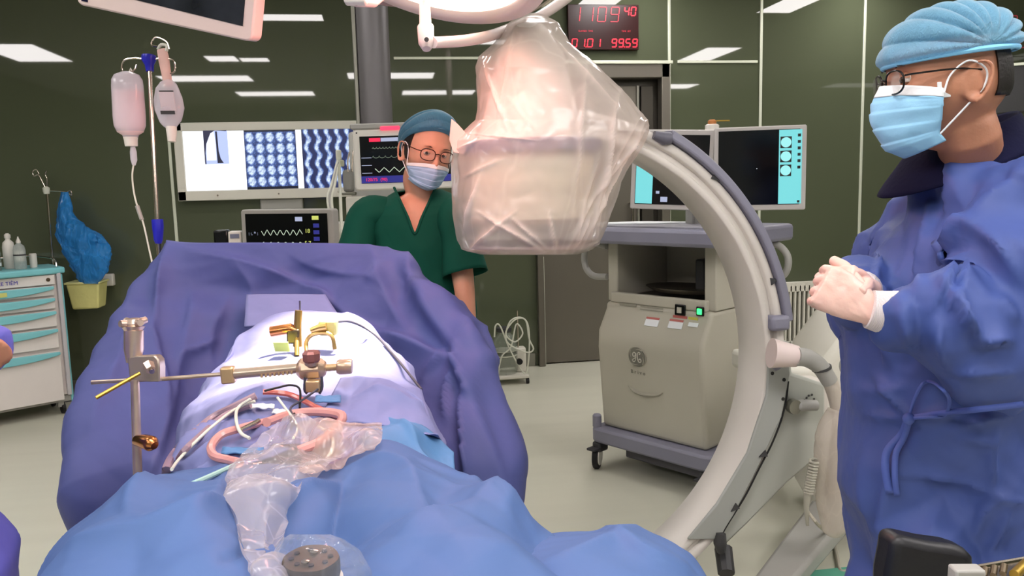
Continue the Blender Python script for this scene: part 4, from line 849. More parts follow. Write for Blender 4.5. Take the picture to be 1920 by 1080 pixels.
RL = mat('label_red', '#b4605a', .5); YL = mat('label_yellow', '#c4c05a', .5)
plate(.14, .828, .10, .012, mat('print_grey', '#8f8c80', .5), 'print'); plate(.28, .828, .13, .004, mat('print_grey', '#8f8c80', .5), 'print'); plate(.28, .815, .13, .004, mat('print_grey', '#8f8c80', .5), 'print')
for x, z in ((.30, .765), (.43, .768)):
    b_ = plate(x, z, .075, .042, MASKW, 'warning_label'); plate(x, z+.016, .073, .010, RL, 'red_stripe', .005)
plate(.44, .80, .075, .012, RL, 'red_stripe'); plate(.51, .80, .05, .012, YL, 'yellow_label'); plate(.52, .775, .05, .02, MASKW, 'small_label')
sw = MB(facef(.44, .832, .006)).box((0, 0, 0), (.055, .05, .012)).build('power_switch', BLACKG, t, bevel=.004); MB(facef(.44, .832, .014)).box((0, 0, 0), (.022, .026, .006)).build('rocker', mat('rocker', '#b8b4a8', .5), sw)
sw = MB(facef(.545, .835, .006)).box((0, 0, 0), (.04, .042, .01)).build('lamp_bezel', BLACKG, t, bevel=.004); MB(facef(.545, .835, .013)).box((0, 0, 0), (.024, .026, .006)).build('green_lamp', GREENG, sw, bevel=.004)
# the two screens on their post
c = T @ V((FW*.62, FD*.55, 0))
MB().box((c.x, c.y, 1.26), (.10, .10, .14)).build('screen_post', MEDG, t, bevel=.01)
def ws_mon(px0, px1, pyb0, pyb1, pyt, d0, d1, nm):
    a, b = P(px0, pyb0, d0), P(px1, pyb1, d1); x = b-a; w = x.length; x.normalize(); Tm = frame(a, x, x.cross(ZU).normalized()); h = (P(px1, pyt, d1)-b).length
    o = MB(Tm).prism(rrect(0, 0, w, h, .008), -.06, 0).build(nm, MEDG if 0 else mat('mon_grey', '#b3aeac', .4), t, bevel=.004); return Tm, w, h, o
SCY = emis('screen_cyan', '#86f4f8', .8); SCB = emis('screen_black', '#05060c', .3)
Tm, w, h, mo = ws_mon(1338, 1510, 396, 393, 236, 3.44, 3.36, 'right_screen')
MB(Tm).box((w/2-.004, h/2+.004, .001), (w-.045, h-.04, .003)).build('display', LCDK, mo)
x0 = w*.705; pn = MB(Tm).box((x0+(w*.95-x0)/2, h/2+.004, .003), (w*.95-x0, h-.045, .002)).build('side_panel', SCY, mo)
for k in range(3):
    yk = h*.80-k*h*.165; MB(Tm).box((x0+.028, yk, .0042), (.045, .048, .001)).build('icon_field', SCB, mo); MB(Tm).lathe([(.021, 0), (.021, .001)], (x0+.028, yk, .0048), (0, 0, 1), 24).build('icon', emis('icon_cyan', '#a8ffff', .9), mo)
for k in range(6): MB(Tm).box((w*.92, h*.88-k*h*.075, .0044), (.012, .012, .001)).build('button', SCB, mo)
MB(Tm).box((w*.92, h*.10, .0044), (.01, .01, .001)).build('button', SCB, mo); MB(Tm).lathe([(.002, 0), (.002, .001)], (w*.47, h*.5, .004), (0, 0, 1), 8).build('spot', WHT, mo)
Tm, w, h, mo = ws_mon(1181, 1333, 391, 396, 246, 3.56, 3.46, 'left_screen')
MB(Tm).box((w/2, h/2, .001), (w-.04, h-.045, .003)).build('display', LCDK, mo)
MB(Tm).box((.02+w*.11, h/2, .003), (w*.21, h-.05, .002)).build('side_panel', SCY, mo)
R_ = h*.62; cx_, cy_ = w*.98, h*1.0
pts = [(cx_+R_*1.12*math.cos(a), cy_+R_*1.12*math.sin(a)) for a in np.linspace(math.radians(196), math.radians(252), 16)]+[(cx_-.06, cy_-R_*1.0), (w-.03, h*.2), (w-.03, h*.6), (cx_-R_, h*.9)]
pts = [(min(max(x, w*.25), w-.025), min(max(y, .03), h-.03)) for x, y in pts]
MB(Tm).prism(pts, .0026, .004).build('x_ray_image', emis('xray_cyan', '#8af0f4', .85), mo)
MB(Tm).box((w*.42, .045, .0035), (.03, .022, .001)).build('field', UIP, mo); MB(Tm).box((w*.34, .075, .0035), (.015, .012, .001)).build('field', UIP, mo)
m = MB(); c = P(1335, 240, 3.46); m.lathe([(.030, -.03), (.030, .012), (.022, .016)], c, n=18); o = m.build('beacon', PAINTW, t); MB().lathe([(.018, .016), (.018, .03), (.01, .036)], c, n=18).build('beacon_cap', mat('amber', '#b0703c', .4), o)
MB().tube([c+V((.01, 0, .03)), P(1368, 226, 3.46)], .003, 6).build('antenna', GOLD, t)

# ------------------------------------------------------------ drapes
def crom(a, b, c, d, t): return .5*((2*b)+(c-a)*t+(2*a-5*b+4*c-d)*t*t+(3*b-a-3*c+d)*t**3)
def resample(Cg, n, m):
    A_ = np.array(Cg, float)
    def one(B, k):
        L_ = B.shape[0]; o = []
        for x in np.linspace(0, L_-1, k):
            i = min(int(x), L_-2); t = x-i
            a = B[i-1] if i > 0 else 2*B[0]-B[1]; d = B[i+2] if i+2 < L_ else 2*B[-1]-B[-2]
            o.append(crom(a, B[i], B[i+1], d, t))
        return np.array(o)
    return one(one(A_, n).swapaxes(0, 1), m).swapaxes(0, 1)
SURF = []
def surfd(px, py, d, tol=14):
    for g in SURF:
        k = (np.abs(g[:, 0]-px) < tol) & (np.abs(g[:, 1]-py) < tol) & (np.abs(g[:, 2]-d) < .16)
        if k.any(): d = min(d, float(np.percentile(g[k, 2], 15)))
    return d
def cloth(ctrl, n, m, creases=(), amp=.006, freq=6, seed=0, facet=.006, ffreq=5):
    """ctrl: rows of (px, py, depth); creases: (x0,y0,x1,y1,width,height,side) side 0 ridge, +-1 one sided fold"""
    G = resample(ctrl, n, m); Pt = np.array([[P(*c) for c in r] for r in G])
    gu = np.gradient(Pt, axis=1); gv = np.gradient(Pt, axis=0); N_ = np.cross(gu, gv); N_ /= np.linalg.norm(N_, axis=2, keepdims=True)+1e-9
    toc = np.array([0, 0, EYE])-Pt; sg = np.sign((N_*toc).sum(2)); 
    if (sg > 0).mean() < .5: N_ = -N_
    X_, Y_ = G[:, :, 0], G[:, :, 1]; H = np.zeros(X_.shape)
    for cr in creases:
        x0, y0, x1, y1, w, a, sd = cr; ex, ey = x1-x0, y1-y0; L_ = math.hypot(ex, ey)
        tt = ((X_-x0)*ex+(Y_-y0)*ey)/L_**2; ds = ((X_-x0)*ey-(Y_-y0)*ex)/L_
        ds = ds+ w*.6*np.sin(tt*4+x0)
        end = np.clip(1.0-np.maximum(np.abs(tt-.5)-.5, 0)*4, 0, 1)*np.clip(1.25-np.abs(tt-.5)*1.6, 0, 1)
        if sd == 0: pr = np.exp(-np.abs(ds)/w)
        else: pr = np.where(ds*sd > 0, np.exp(-np.abs(ds)/(w*3.2)), np.exp(-np.abs(ds)/(w*.45)))
        H += 1.5*a*pr*end
    for i in range(H.shape[0]):
        for j in range(H.shape[1]):
            p = V(Pt[i, j])+V((seed, seed*2.3, 0)); H[i, j] += amp*noise.noise(p*freq)
            q = p*ffreq+noise.noise_vector(p*ffreq*.7)*.35; dd_ = noise.voronoi(q)[0]; H[i, j] += facet*(dd_[1]-dd_[0]) + crisp(p, seed+1, .18 if facet > .008 else .09, facet*1.9)*min(1, .15+j/(.08*H.shape[1]), .15+(H.shape[1]-1-j)/(.08*H.shape[1]), .1+i/(.06*H.shape[0]))
    R_ = Pt+N_*H[:, :, None]
    _q = R_.reshape(-1, 3)-np.array(CO); _z = _q@np.array(fwd); SURF.append(np.stack([960+F*(_q@np.array(CX))/_z, 540-F*(_q@np.array(CY))/_z, _z], 1))
    return MB().grid([[V(R_[i, j]) for j in range(R_.shape[1])] for i in range(R_.shape[0])]), R_
# screen drape
ctl = [
 [(335, 462, 2.56), (312, 459, 2.47), (370, 457, 2.44), (440, 455, 2.44), (520, 455, 2.44), (600, 457, 2.44), (665, 460, 2.44), (722, 466, 2.46), (712, 470, 2.56)],
 [(262, 580, 2.5), (236, 562, 2.34), (315, 560, 2.36), (430, 560, 2.40), (520, 560, 2.41), (610, 560, 2.40), (700, 560, 2.36), (803, 562, 2.32), (786, 575, 2.5)],
 [(192, 700, 2.38), (166, 700, 2.12), (265, 700, 2.14), (390, 690, 2.28), (520, 680, 2.34), (640, 690, 2.30), (770, 700, 2.18), (905, 692, 2.10), (886, 700, 2.36)],
 [(150, 830, 2.26), (118, 832, 1.96), (215, 835, 1.94), (345, 835, 2.02), (520, 830, 2.2), (700, 835, 2.05), (850, 835, 1.94), (973, 832, 1.95), (950, 830, 2.26)],
 [(150, 940, 2.2), (120, 925, 1.90), (218, 930, 1.87), (345, 930, 1.93), (520, 930, 2.1), (715, 930, 1.96), (870, 930, 1.86), (976, 925, 1.90), (955, 940, 2.2)],
 [(160, 1035, 2.16), (137, 1012, 1.88), (228, 1040, 1.84), (345, 1050, 1.9), (520, 1050, 2.0), (720, 1050, 1.92), (880, 1030, 1.83), (976, 1001, 1.88), (958, 1015, 2.16)]]
cr = [(313, 458, 296, 600, 12, .030, 1), (296, 585, 300, 780, 14, .022, -1), (367, 470, 574, 532, 12, .020, -1), (574, 532, 625, 562, 8, .020, -1), (350, 560, 345, 690, 16, .020, 1), (420, 560, 400, 690, 20, .014, -1),
      (728, 470, 862, 670, 11, .040, 1), (862, 668, 882, 760, 9, .040, 1), (880, 740, 874, 950, 9, .035, 1), (770, 547, 912, 689, 10, .024, -1), (680, 600, 858, 689, 12, .024, -1), (600, 560, 700, 640, 16, .012, 0), (690, 480, 790, 640, 18, .018, -1),
      (815, 560, 905, 690, 14, .02, 1), (840, 650, 800, 720, 9, .018, 0), (860, 690, 840, 790, 8, .02, 0), (905, 700, 930, 900, 20, .022, -1), (230, 600, 190, 800, 24, .02, 0), (330, 660, 290, 900, 16, .022, -1), (400, 640, 330, 680, 8, .014, 0), (455, 500, 470, 590, 18, .012, 0), (560, 480, 700, 540, 16, .012, 1), (500, 620, 440, 700, 12, .014, 0)]
mb, R_ = cloth(ctl, 130, 170, cr, .006, 4, 3, .0085, 3.2)
o = mb.build('screen_drape', DRAPED if 0 else DRAPE, None, angle=180, solid=.0015); tag(o, 'large blue drape hung as an upright screen at the far end of the operating table', 'surgical drape')
# sheet over the patient's back
ctl = [
 [(452, 660, 2.10), (480, 640, 2.16), (530, 622, 2.2), (585, 612, 2.22), (640, 618, 2.2), (690, 640, 2.14), (735, 690, 2.05)],
 [(436, 652, 1.98), (478, 618, 2.06), (530, 598, 2.10), (585, 590, 2.12), (640, 598, 2.10), (700, 628, 2.03), (752, 690, 1.94)],
 [(392, 700, 1.90), (452, 660, 1.94), (520, 640, 1.96), (590, 634, 1.97), (655, 642, 1.96), (722, 672, 1.92), (782, 740, 1.84)],
 [(358, 770, 1.76), (420, 708, 1.80), (500, 684, 1.82), (580, 678, 1.83), (665, 688, 1.81), (742, 724, 1.77), (806, 790, 1.72)],
 [(336, 830, 1.66), (398, 760, 1.68), (480, 730, 1.69), (570, 724, 1.70), (665, 730, 1.68), (750, 764, 1.65), (836, 840, 1.60)],
 [(300, 895, 1.52), (370, 820, 1.55), (460, 785, 1.56), (560, 778, 1.57), (665, 780, 1.55), (760, 812, 1.52), (866, 900, 1.47)],
 [(262, 960, 1.36), (340, 890, 1.38), (440, 852, 1.38), (550, 846, 1.38), (665, 850, 1.38), (775, 872, 1.37), (880, 950, 1.34)]]
ctl = [[(r[0][0]-6, r[0][1]+70, r[0][2]+.02)]+r+[(r[-1][0]+10, r[-1][1]+80, r[-1][2]+.02)] for r in ctl]
cr = [(380, 740, 520, 690, 9, .008, 0), (400, 800, 560, 722, 8, .010, 1), (350, 850, 480, 770, 8, .012, 0), (330, 880, 420, 800, 7, .012, -1), (700, 660, 800, 770, 12, .010, 0), (660, 720, 790, 760, 10, .008, 0), (740, 700, 830, 830, 10, .012, -1), (640, 600, 760, 700, 10, .01, 1)]
mb, RB = cloth(ctl, 120, 140, cr, .005, 7, 7, .009, 6)
o = mb.build('back_sheet', TOWEL, None, angle=180, solid=.0015); tag(o, 'pale violet-blue sheet over the patient\'s back around the brightly lit wound', 'surgical drape')
# purple flap folded down on the right with its dark opening
ctl = [[(640, 712, 1.675), (700, 712, 1.665), (770, 742, 1.63), (815, 806, 1.575)], [(620, 745, 1.60), (690, 742, 1.60), (770, 766, 1.58), (828, 826, 1.54)], [(600, 792, 1.51), (680, 794, 1.50), (752, 806, 1.49), (822, 812, 1.48)]]
mb, _ = cloth(ctl, 40, 60, [(650, 740, 800, 760, 12, .012, 0)], .006, 10, 2, .006, 9)
o = mb.build('folded_towel', TOWEL, None, angle=180, solid=.002); tag(o, 'violet sheet corner folded toward the camera right of the metal clamp', 'surgical drape')
ctl = [[(690, 785, 1.555), (740, 785, 1.55), (800, 808, 1.53), (850, 850, 1.50)], [(680, 820, 1.46), (730, 822, 1.45), (790, 850, 1.44), (852, 895, 1.43)], [(620, 870, 1.36), (720, 870, 1.36), (780, 880, 1.36), (848, 925, 1.37)]]
mb, _ = cloth(ctl, 40, 50, [(720, 790, 800, 860, 8, .012, 1)], .005, 10, 4, .005, 9)
o = mb.build('cyan_sheet', CYAN, None, angle=180, solid=.002); tag(o, 'light blue sheet showing under the violet sheet corner on the right', 'surgical drape')
ctl = [[(268, 945, 1.40), (300, 905, 1.44), (350, 860, 1.46), (420, 800, 1.52)], [(300, 960, 1.33), (350, 912, 1.37), (420, 850, 1.40), (500, 800, 1.47)], [(330, 965, 1.27), (400, 925, 1.3), (470, 880, 1.34), (545, 840, 1.38)]]
mb, _ = cloth(ctl, 40, 60, [(290, 930, 480, 800, 8, .016, 1), (330, 940, 500, 830, 8, .014, -1)], .008, 10, 6, .008, 9)
o = mb.build('side_towel', TOWEL, None, angle=180, solid=.002); tag(o, 'crumpled pale violet towel at the patient\'s side by the foot of the metal post', 'surgical drape')
def patch(pts, d, name, label, m, lift=.008):
    (x0, y0, d0), (x1, y1, d1), (x2, y2, d2), (x3, y3, d3) = pts
    ctl = [[pts[0], tuple((np.array(pts[0])+np.array(pts[1]))/2), pts[1]], [pts[3], tuple((np.array(pts[2])+np.array(pts[3]))/2), pts[2]]]
    ctl = [ctl[0], [tuple((np.array(a)+np.array(b))/2) for a, b in zip(*ctl)], ctl[1]]
    mb, _ = cloth(ctl, 24, 24, [], .003, 16, d, .003, 14); o = mb.build(name, m, None, angle=180, solid=.002); tag(o, label, 'surgical drape'); return o
patch([(462, 552, 2.36), (610, 552, 2.36), (640, 600, 2.24), (458, 612, 2.24)], 1, 'adhesive_drape', 'pale square sheet stuck on the screen drape just above the wound', TOWEL)
# front sheet
ctl = [
 [(262, 975, 1.42), (300, 935, 1.42), (400, 905, 1.42), (500, 893, 1.42), (590, 888, 1.42), (660, 872, 1.43), (760, 866, 1.44), (850, 925, 1.4), (890, 960, 1.38)],
 [(236, 965, 1.34), (296, 912, 1.34), (400, 886, 1.33), (500, 880, 1.33), (585, 876, 1.33), (655, 862, 1.34), (730, 838, 1.36), (845, 890, 1.34), (920, 955, 1.34)],
 [(185, 1000, 1.22), (270, 935, 1.20), (390, 922, 1.18), (500, 930, 1.18), (590, 918, 1.19), (680, 920, 1.19), (790, 925, 1.19), (905, 950, 1.20), (975, 1005, 1.24)],
 [(120, 1030, 1.10), (225, 985, 1.04), (370, 975, 1.0), (500, 990, 1.01), (590, 985, 1.02), (700, 970, 1.02), (830, 975, 1.02), (960, 990, 1.04), (1050, 1030, 1.12)],
 [(82, 1080, .99), (180, 1045, .91), (350, 1040, .87), (500, 1060, .88), (600, 1060, .89), (720, 1035, .89), (860, 1035, .89), (1010, 1050, .91), (1130, 1085, 1.0)],
 [(30, 1180, .86), (130, 1150, .78), (330, 1150, .76), (500, 1160, .77), (600, 1160, .77), (720, 1150, .77), (880, 1150, .77), (1060, 1160, .79), (1200, 1190, .86)],
 [(0, 1350, .74), (100, 1330, .66), (330, 1330, .65), (500, 1340, .65), (600, 1340, .65), (720, 1330, .65), (900, 1330, .65), (1080, 1340, .67), (1260, 1350, .74)]]
ctl = [[(r[0][0]-14, r[0][1]+150, r[0][2]+.05)]+r+[(r[-1][0]+20, r[-1][1]+150, r[-1][2]+.05)] for r in ctl]
cr = [(632, 915, 560, 1030, 26, -.022, 1), (640, 905, 500, 1010, 16, .016, -1), (650, 880, 800, 960, 40, .016, 0), (430, 900, 300, 1060, 40, .014, 0), (210, 980, 420, 930, 30, .010, 0), (150, 1050, 480, 960, 22, .012, 1), (800, 890, 940, 990, 26, .012, 1), (880, 930, 985, 1010, 14, .014, -1), (660, 1000, 1000, 960, 30, .012, -1), (300, 915, 250, 1000, 16, .012, 0), (700, 920, 960, 1000, 30, .010, -1), (480, 1000, 420, 1080, 20, -.012, 0)]
mb, RF = cloth(ctl, 150, 200, cr, .008, 5, 11, .012, 3.6)
o = mb.build('front_sheet', DRAPEF, None, angle=180, solid=.0015); tag(o, 'big blue drape over the patient\'s legs filling the bottom of the view', 'surgical drape')
ctl = [[(985, 1045, 1.14), (1010, 1022, 1.14), (1090, 1012, 1.14), (1180, 1020, 1.14), (1255, 1045, 1.14), (1290, 1085, 1.16)],
 [(970, 1030, 1.07), (1000, 1008, 1.06), (1090, 1002, 1.05), (1190, 1010, 1.05), (1262, 1032, 1.06), (1300, 1075, 1.10)],
 [(930, 1055, .98), (980, 1040, .96), (1090, 1030, .94), (1200, 1035, .94), (1290, 1060, .96), (1335, 1110, 1.0)],
 [(880, 1120, .88), (950, 1120, .85), (1080, 1110, .83), (1200, 1110, .83), (1320, 1140, .85), (1370, 1180, .9)],
 [(850, 1300, .75), (940, 1300, .72), (1080, 1300, .72), (1200, 1300, .72), (1340, 1310, .74), (1400, 1330, .78)]]
ctl = [[(r[0][0]-10, r[0][1]+60, r[0][2]+.02)]+r+[(r[-1][0]+20, r[-1][1]+190, r[-1][2]+.03)] for r in ctl]
mb, _ = cloth(ctl, 60, 90, [(1000, 1060, 1200, 1020, 20, .010, 0), (1130, 1010, 1280, 1070, 16, .010, 1)], .006, 7, 15, .005, 6)
o = mb.build('arm_sheet', DRAPEF, None, angle=180, solid=.0015); tag(o, 'bright blue draped mound at the bottom centre right of the front sheet', 'surgical drape')
# operating table under the drapes
tb = P(560, 700, 1.9)
t = thing('operating_table', 'operating table hidden under the blue drapes', 'operating table', (-.17, 1.75, 0))
MB().box((-.14, 1.6, .74), (.50, 1.7, .08)).build('table_top', DGREY, t, bevel=.02)
MB().box((-.14, 1.75, .42), (.26, .36, .58)).build('column', MEDG, t, bevel=.02)
MB().box((-.14, 1.75, .06), (.5, .9, .12)).build('base', MEDG, t, bevel=.03)

# ------------------------------------------------------------ metal post with clamp and holding arm
pA, pB = P(252, 606, 1.60), P(256, 968, 1.56)
PW = mat('post_steel', '#cdb8a8', .28, .75, var=.05, vscale=30)
t = thing('table_post', 'upright steel post with wing knob clamped to the left side of the table', 'clamp post', pB-V((0, 0, .03)))
ax = (pA-pB).normalized()
MB().tube([pB-V((0, 0, .08)), pB.lerp(pA, .70)], .0085, 18).build('rod', PW, t)
MB().tube([P(250, 680, 1.6), P(251, 655, 1.6), P(251, 620, 1.6)], [.013, .0185, .0185], 22).build('sleeve', PW, t)
MB().tube([P(250, 622, 1.6), P(250, 612, 1.6)], [.016, .022], 20).build('collar', PW, t)
kn = P(250, 605, 1.6); m = MB()
for k in range(4):
    a = math.pi/4+math.pi/2*k; m.tube([kn+V((0, 0, -.002)), kn+V((.016*math.cos(a), .016*math.sin(a), 0)), kn+V((.027*math.cos(a), .027*math.sin(a), .002))], [.009, .008, .007], 12, sp=3)
m.lathe([(.018, -.006), (.02, 0), (.014, .008), (0, .009)], kn); m.build('wing_knob', PW, t)
MB().slab([P(238, 668, 1.585), P(290, 666, 1.585), P(297, 674, 1.585), P(299, 690, 1.585), P(299, 716, 1.585), P(243, 716, 1.585)], fwd*.03).build('clamp_block', mat('clamp_steel', '#b0a496', .32, .7), t, bevel=.003)
MB().tube([P(278, 684, 1.57), P(283, 694, 1.555)], [.011, .009], 6).build('clamp_nut', PW, t)
MB().tube([P(282, 690, 1.56), P(285, 697, 1.548)], .005, 12).build('clamp_bolt', CHROME, t)
MB().tube([P(180, 746, 1.50), P(262, 700, 1.555)], .0038, 10).build('lever', GOLD, t)
c0 = P(258, 826, 1.56); MB().tube([c0, P(272, 828, 1.54), P(284, 832, 1.53), P(290, 836, 1.525)], [.011, .014, .015, .008], 16, sp=3).build('lower_knob', mat('copper', '#b8794a', .25, 1), t)
t = thing('holding_arm', 'horizontal steel holding arm reaching from the post to the wound, with ridged knob', 'retractor arm', P(420, 705, 1.63))
AR = mat('arm_steel', '#b0a090', .3, .7, var=.05, vscale=30)
w_ = lambda px, py, d=None: P(px, py, d if d else 1.60+(px-250)*.00006)
MB().tube([w_(172, 717, 1.60), w_(240, 713, 1.60), w_(300, 711, 1.60), w_(425, 701)], .0042, 12).build('rod', AR, t)
MB().box((0, 0, 0), (.027, .022, .034), frame(w_(428, 703), (w_(500, 697)-w_(428, 703)), ZU)).build('end_block', mat('arm_gold', '#c4a880', .32, .65), t, bevel=.004)
MB().tube([w_(440, 701), w_(562, 690)], .0105, 16).build('ratchet_bar', AR, t)
m = MB()
for k in range(8): a = w_(492+k*8, 701-k*.9); m.box((0, 0, 0), (.004, .004, .006), frame(a+V((0, -.011, -.002)), (w_(500, 697)-w_(428, 703)), V((.4, 0, 1))))
m.build('ratchet_teeth', mat('arm_gold', '#c4a880', .32, .65), t)
m = MB(); m.tube([w_(556, 692), w_(566, 692), w_(600, 690), w_(612, 690)], [.012, .024, .024, .013], 8); m.build('slide_housing', mat('housing_gold', '#bfa38c', .32, .65), t, bevel=.003)
MB().tube([w_(583, 682, 1.6), w_(583, 672, 1.595)], [.013, .011], 12).build('knob_neck', AR, t)
kb = MB(); kc = w_(584, 668, 1.59); R2 = []
for z, r in ((-.012, .012), (-.008, .016), (.006, .017), (.011, .013)): R2.append([kc+V(((r+(.0015 if k % 2 else 0))*math.cos(2*math.pi*k/16), (r+(.0015 if k % 2 else 0))*math.sin(2*math.pi*k/16), z)) for k in range(16)])
kb.rings(R2).build('ridged_knob', mat('knob_red', '#8e5e5a', .4, .5), t)
MB().tube([w_(606, 690), w_(634, 688)], .0075, 14).build('shaft', mat('arm_gold', '#c4a880', .32, .65), t)
MB().tube([w_(632, 688), w_(636, 688), w_(656, 687), w_(660, 687)], [.013, .0155, .0155, .014], 20).build('end_knob', mat('housing_gold', '#bfa38c', .32, .65), t)
MB().box((0, 0, 0), (.028, .022, .024), frame(w_(588, 723, 1.6), CX, ZU)).build('hanging_block', mat('arm_gold', '#c4a880', .32, .65), t, bevel=.003)
MB().tube([w_(572, 708, 1.6), w_(571, 730, 1.6), w_(576, 738, 1.6)], .0028, 8, sp=4).build('clip_wire', WIRE, t)
MB().tube([w_(603, 706, 1.6), w_(604, 726, 1.6), w_(599, 738, 1.6)], .0028, 8, sp=4).build('clip_wire', WIRE, t)

# ------------------------------------------------------------ retractor in the wound
t = thing('wound_retractor', 'brass-coloured retractor standing in the glaringly lit wound', 'retractor', P(570, 655, 1.86))
BR = mat('retractor_brass', '#b99a5e', .3, .9, var=.08, vscale=30); r_ = lambda px, py, d=1.86: P(px, py, d)
MB().tube([r_(508, 622), r_(545, 616), r_(556, 622)], [.0125, .0125, .011], 16).build('cylinder', mat('copper', '#b8794a', .25, 1), t)
MB().box((0, 0, 0), (.03, .02, .035), frame(r_(551, 630), CX, ZU)).build('joint_block', BRONZE, t, bevel=.004)
MB().tube([r_(558, 650), r_(558, 612), r_(560, 582)], [.011, .009, .0085], 14).build('upright', BR, t)
MB().tube([r_(563, 640), r_(562, 564)], .002, 8).build('guide_pin', CHROME, t)
MB().box((0, 0, 0), (.042, .03, .036), frame(r_(616, 614, 1.88), CX, V((.1, 0, 1)))).build('light_block', mat('pale_brass', '#c7c07c', .4, .3), t, bevel=.005)
MB().tube([r_(583, 620), r_(600, 614), r_(612, 612)], [.007, .009, .009], 12).build('arm', BR, t)
MB().box((0, 0, 0), (.034, .004, .028), frame(r_(528, 650, 1.82), CX, V((0, -.6, 1)))).build('green_tag', mat('tag_green', '#b8c860', .5), t)
MB().tube([r_(575, 665, 1.84), r_(575, 640), r_(590, 626), r_(620, 628), r_(628, 655)], .005, 10, sp=5).build('frame_wire', BR, t)
MB().tube([r_(556, 640, 1.85), r_(557, 668, 1.83)], .006, 10).build('blade', BR, t)
o = MB().tube([P(632, 603, 1.89), P(660, 604, 1.95), P(700, 625, 1.96), (P(740, 668, 1.86)), P(790, 730, 1.74)], .003, 8, sp=8).build('light_cable', WIRE); tag(o, 'thin dark cable running from the retractor over the sheet to the right', 'cable')

# ------------------------------------------------------------ tubes and wires on the front of the sheet
def onb(px, py, lift=.006):
    """nearest point of the back sheet under a pixel, lifted a little toward the camera"""
    best = None
    g = onb.g
    i = np.argmin((g[:, 0]-px)**2+(g[:, 1]-py)**2); d = surfd(px, py, g[i, 2], 8)
    return P(px, py, d-lift*1.6)
pp = RB.reshape(-1, 3); qq = pp-np.array(CO); zz_ = qq@np.array(fwd)
onb.g = np.stack([960+F*(qq@np.array(CX))/zz_, 540-F*(qq@np.array(CY))/zz_, zz_], 1)
def line(name, label, cat, pts, r, m, lift=.012, grp=None, n=8):
    o = MB().tube([onb(x, y, lift) for x, y in pts], r, n, sp=6).build(name, m); tag(o, label, cat, grp); return o
line('suction_tube', 'thick pink tube looping at the left of the crumpled film bag', 'tube', [(500, 790), (455, 802), (415, 815), (396, 838), (402, 855), (425, 862), (450, 868)], .0075, RUBBER, .018)
line('suction_tube', 'thick pink tube arching over the middle of the crumpled film bag', 'tube', [(500, 792), (540, 778), (590, 772), (640, 778), (632, 800), (600, 828), (560, 845)], .0085, RUBBER, .03)
line('suction_tube', 'red-pink tube lying just under the clamp block', 'tube', [(493, 735), (520, 736), (550, 742), (590, 762), (640, 785)], .0055, mat('tube_red', '#c0625a', .3, coat=.3), .012)
line('suction_tube', 'brownish tube running down the patient\'s left edge of the sheet', 'tube', [(480, 742), (440, 762), (400, 782), (360, 815), (330, 845), (312, 880), (318, 905)], .0075, mat('tube_brown', '#927a86', .35, coat=.2), .01)
line('suction_tube', 'second brownish tube beside the first at the patient\'s left edge', 'tube', [(470, 760), (420, 780), (370, 822), (342, 850), (322, 885), (330, 900)], .006, mat('tube_brown', '#927a86', .35, coat=.2), .012)
line('cord', 'thin white cord running diagonally across the sheet to the left', 'cord', [(478, 752), (440, 768), (400, 798), (365, 830), (335, 862), (322, 880)], .0028, TUBEW, .022)
line('cord', 'thin white cord curling around the pink tube end', 'cord', [(470, 748), (446, 765), (443, 790), (452, 812), (468, 822)], .003, TUBEW, .03)
line('cord', 'thin white cord hanging at the right end of the film bag', 'cord', [(598, 800), (620, 815), (624, 840), (610, 865)], .003, TUBEW, .03)
line('wire', 'black wire looping from the clamp toward the pink tube', 'wire', [(562, 765), (562, 730), (545, 722), (520, 727), (496, 733)], .0022, BLACK, .03)
line('wire', 'dark wire running from the hanging block down across the sheet', 'wire', [(598, 728), (570, 748), (545, 765), (552, 785), (545, 805)], .0022, WIRE, .035)
line('wire', 'pale twisted wire pair below the clamp', 'wire', [(520, 745), (535, 765), (550, 785), (558, 805), (550, 822)], .0024, TUBEW, .035)
line('wire', 'short black wire bent under the pink arch', 'wire', [(552, 775), (545, 790), (558, 800), (572, 812)], .0022, BLACK, .035)
o = MB().tube([onb(452, 806, .03), onb(480, 792, .03), onb(486, 788, .03)], .0042, 10).build('connector', CHROME); tag(o, 'small shiny metal connector on the pink tube at left', 'connector')
o = MB().tube([P(590, 885, 1.34), P(640, 858, 1.36), P(655, 850, 1.37)], [.004, .008, .006], 10, sp=4).build('blue_pen', BLUEP); tag(o, 'blue tapered cautery pen lying right of the film bag', 'surgical pen')
line('green_tube', 'pale green thin tube lying along the left front of the sheet', 'tube', [(440, 872), (400, 890), (350, 912), (320, 925)], .004, mat('tube_green', '#9cc0b8', .4), .01)
for i, (x, y, w2, h2, lb) in enumerate(((490, 762, .05, .03, 'small white gauze square left of the hanging clamp block'), (525, 772, .03, .03, 'second white gauze square right of the first'), (455, 845, .07, .035, 'white gauze inside the pink tube loop'), (615, 748, .05, .05, 'pale gauze patch beside the hanging clamp block'))):
    c = onb(x, y, .008); ctlp = MB(); ctlp.grid([[c+CX*(u*w2)+V((0, .35, -.0)).lerp(V((0, .8, .4)), .3)*(v*h2)+V((0, 0, .004*noise.noise(V((u*4+i, v*4, 0))))) for u in np.linspace(-.5, .5, 10)] for v in np.linspace(-.5, .5, 8)])
    tag(ctlp.build('gauze', CYAN if i > 1 else MASKW, None, angle=180, solid=.003), lb, 'gauze', 'gauze pieces on the sheet')

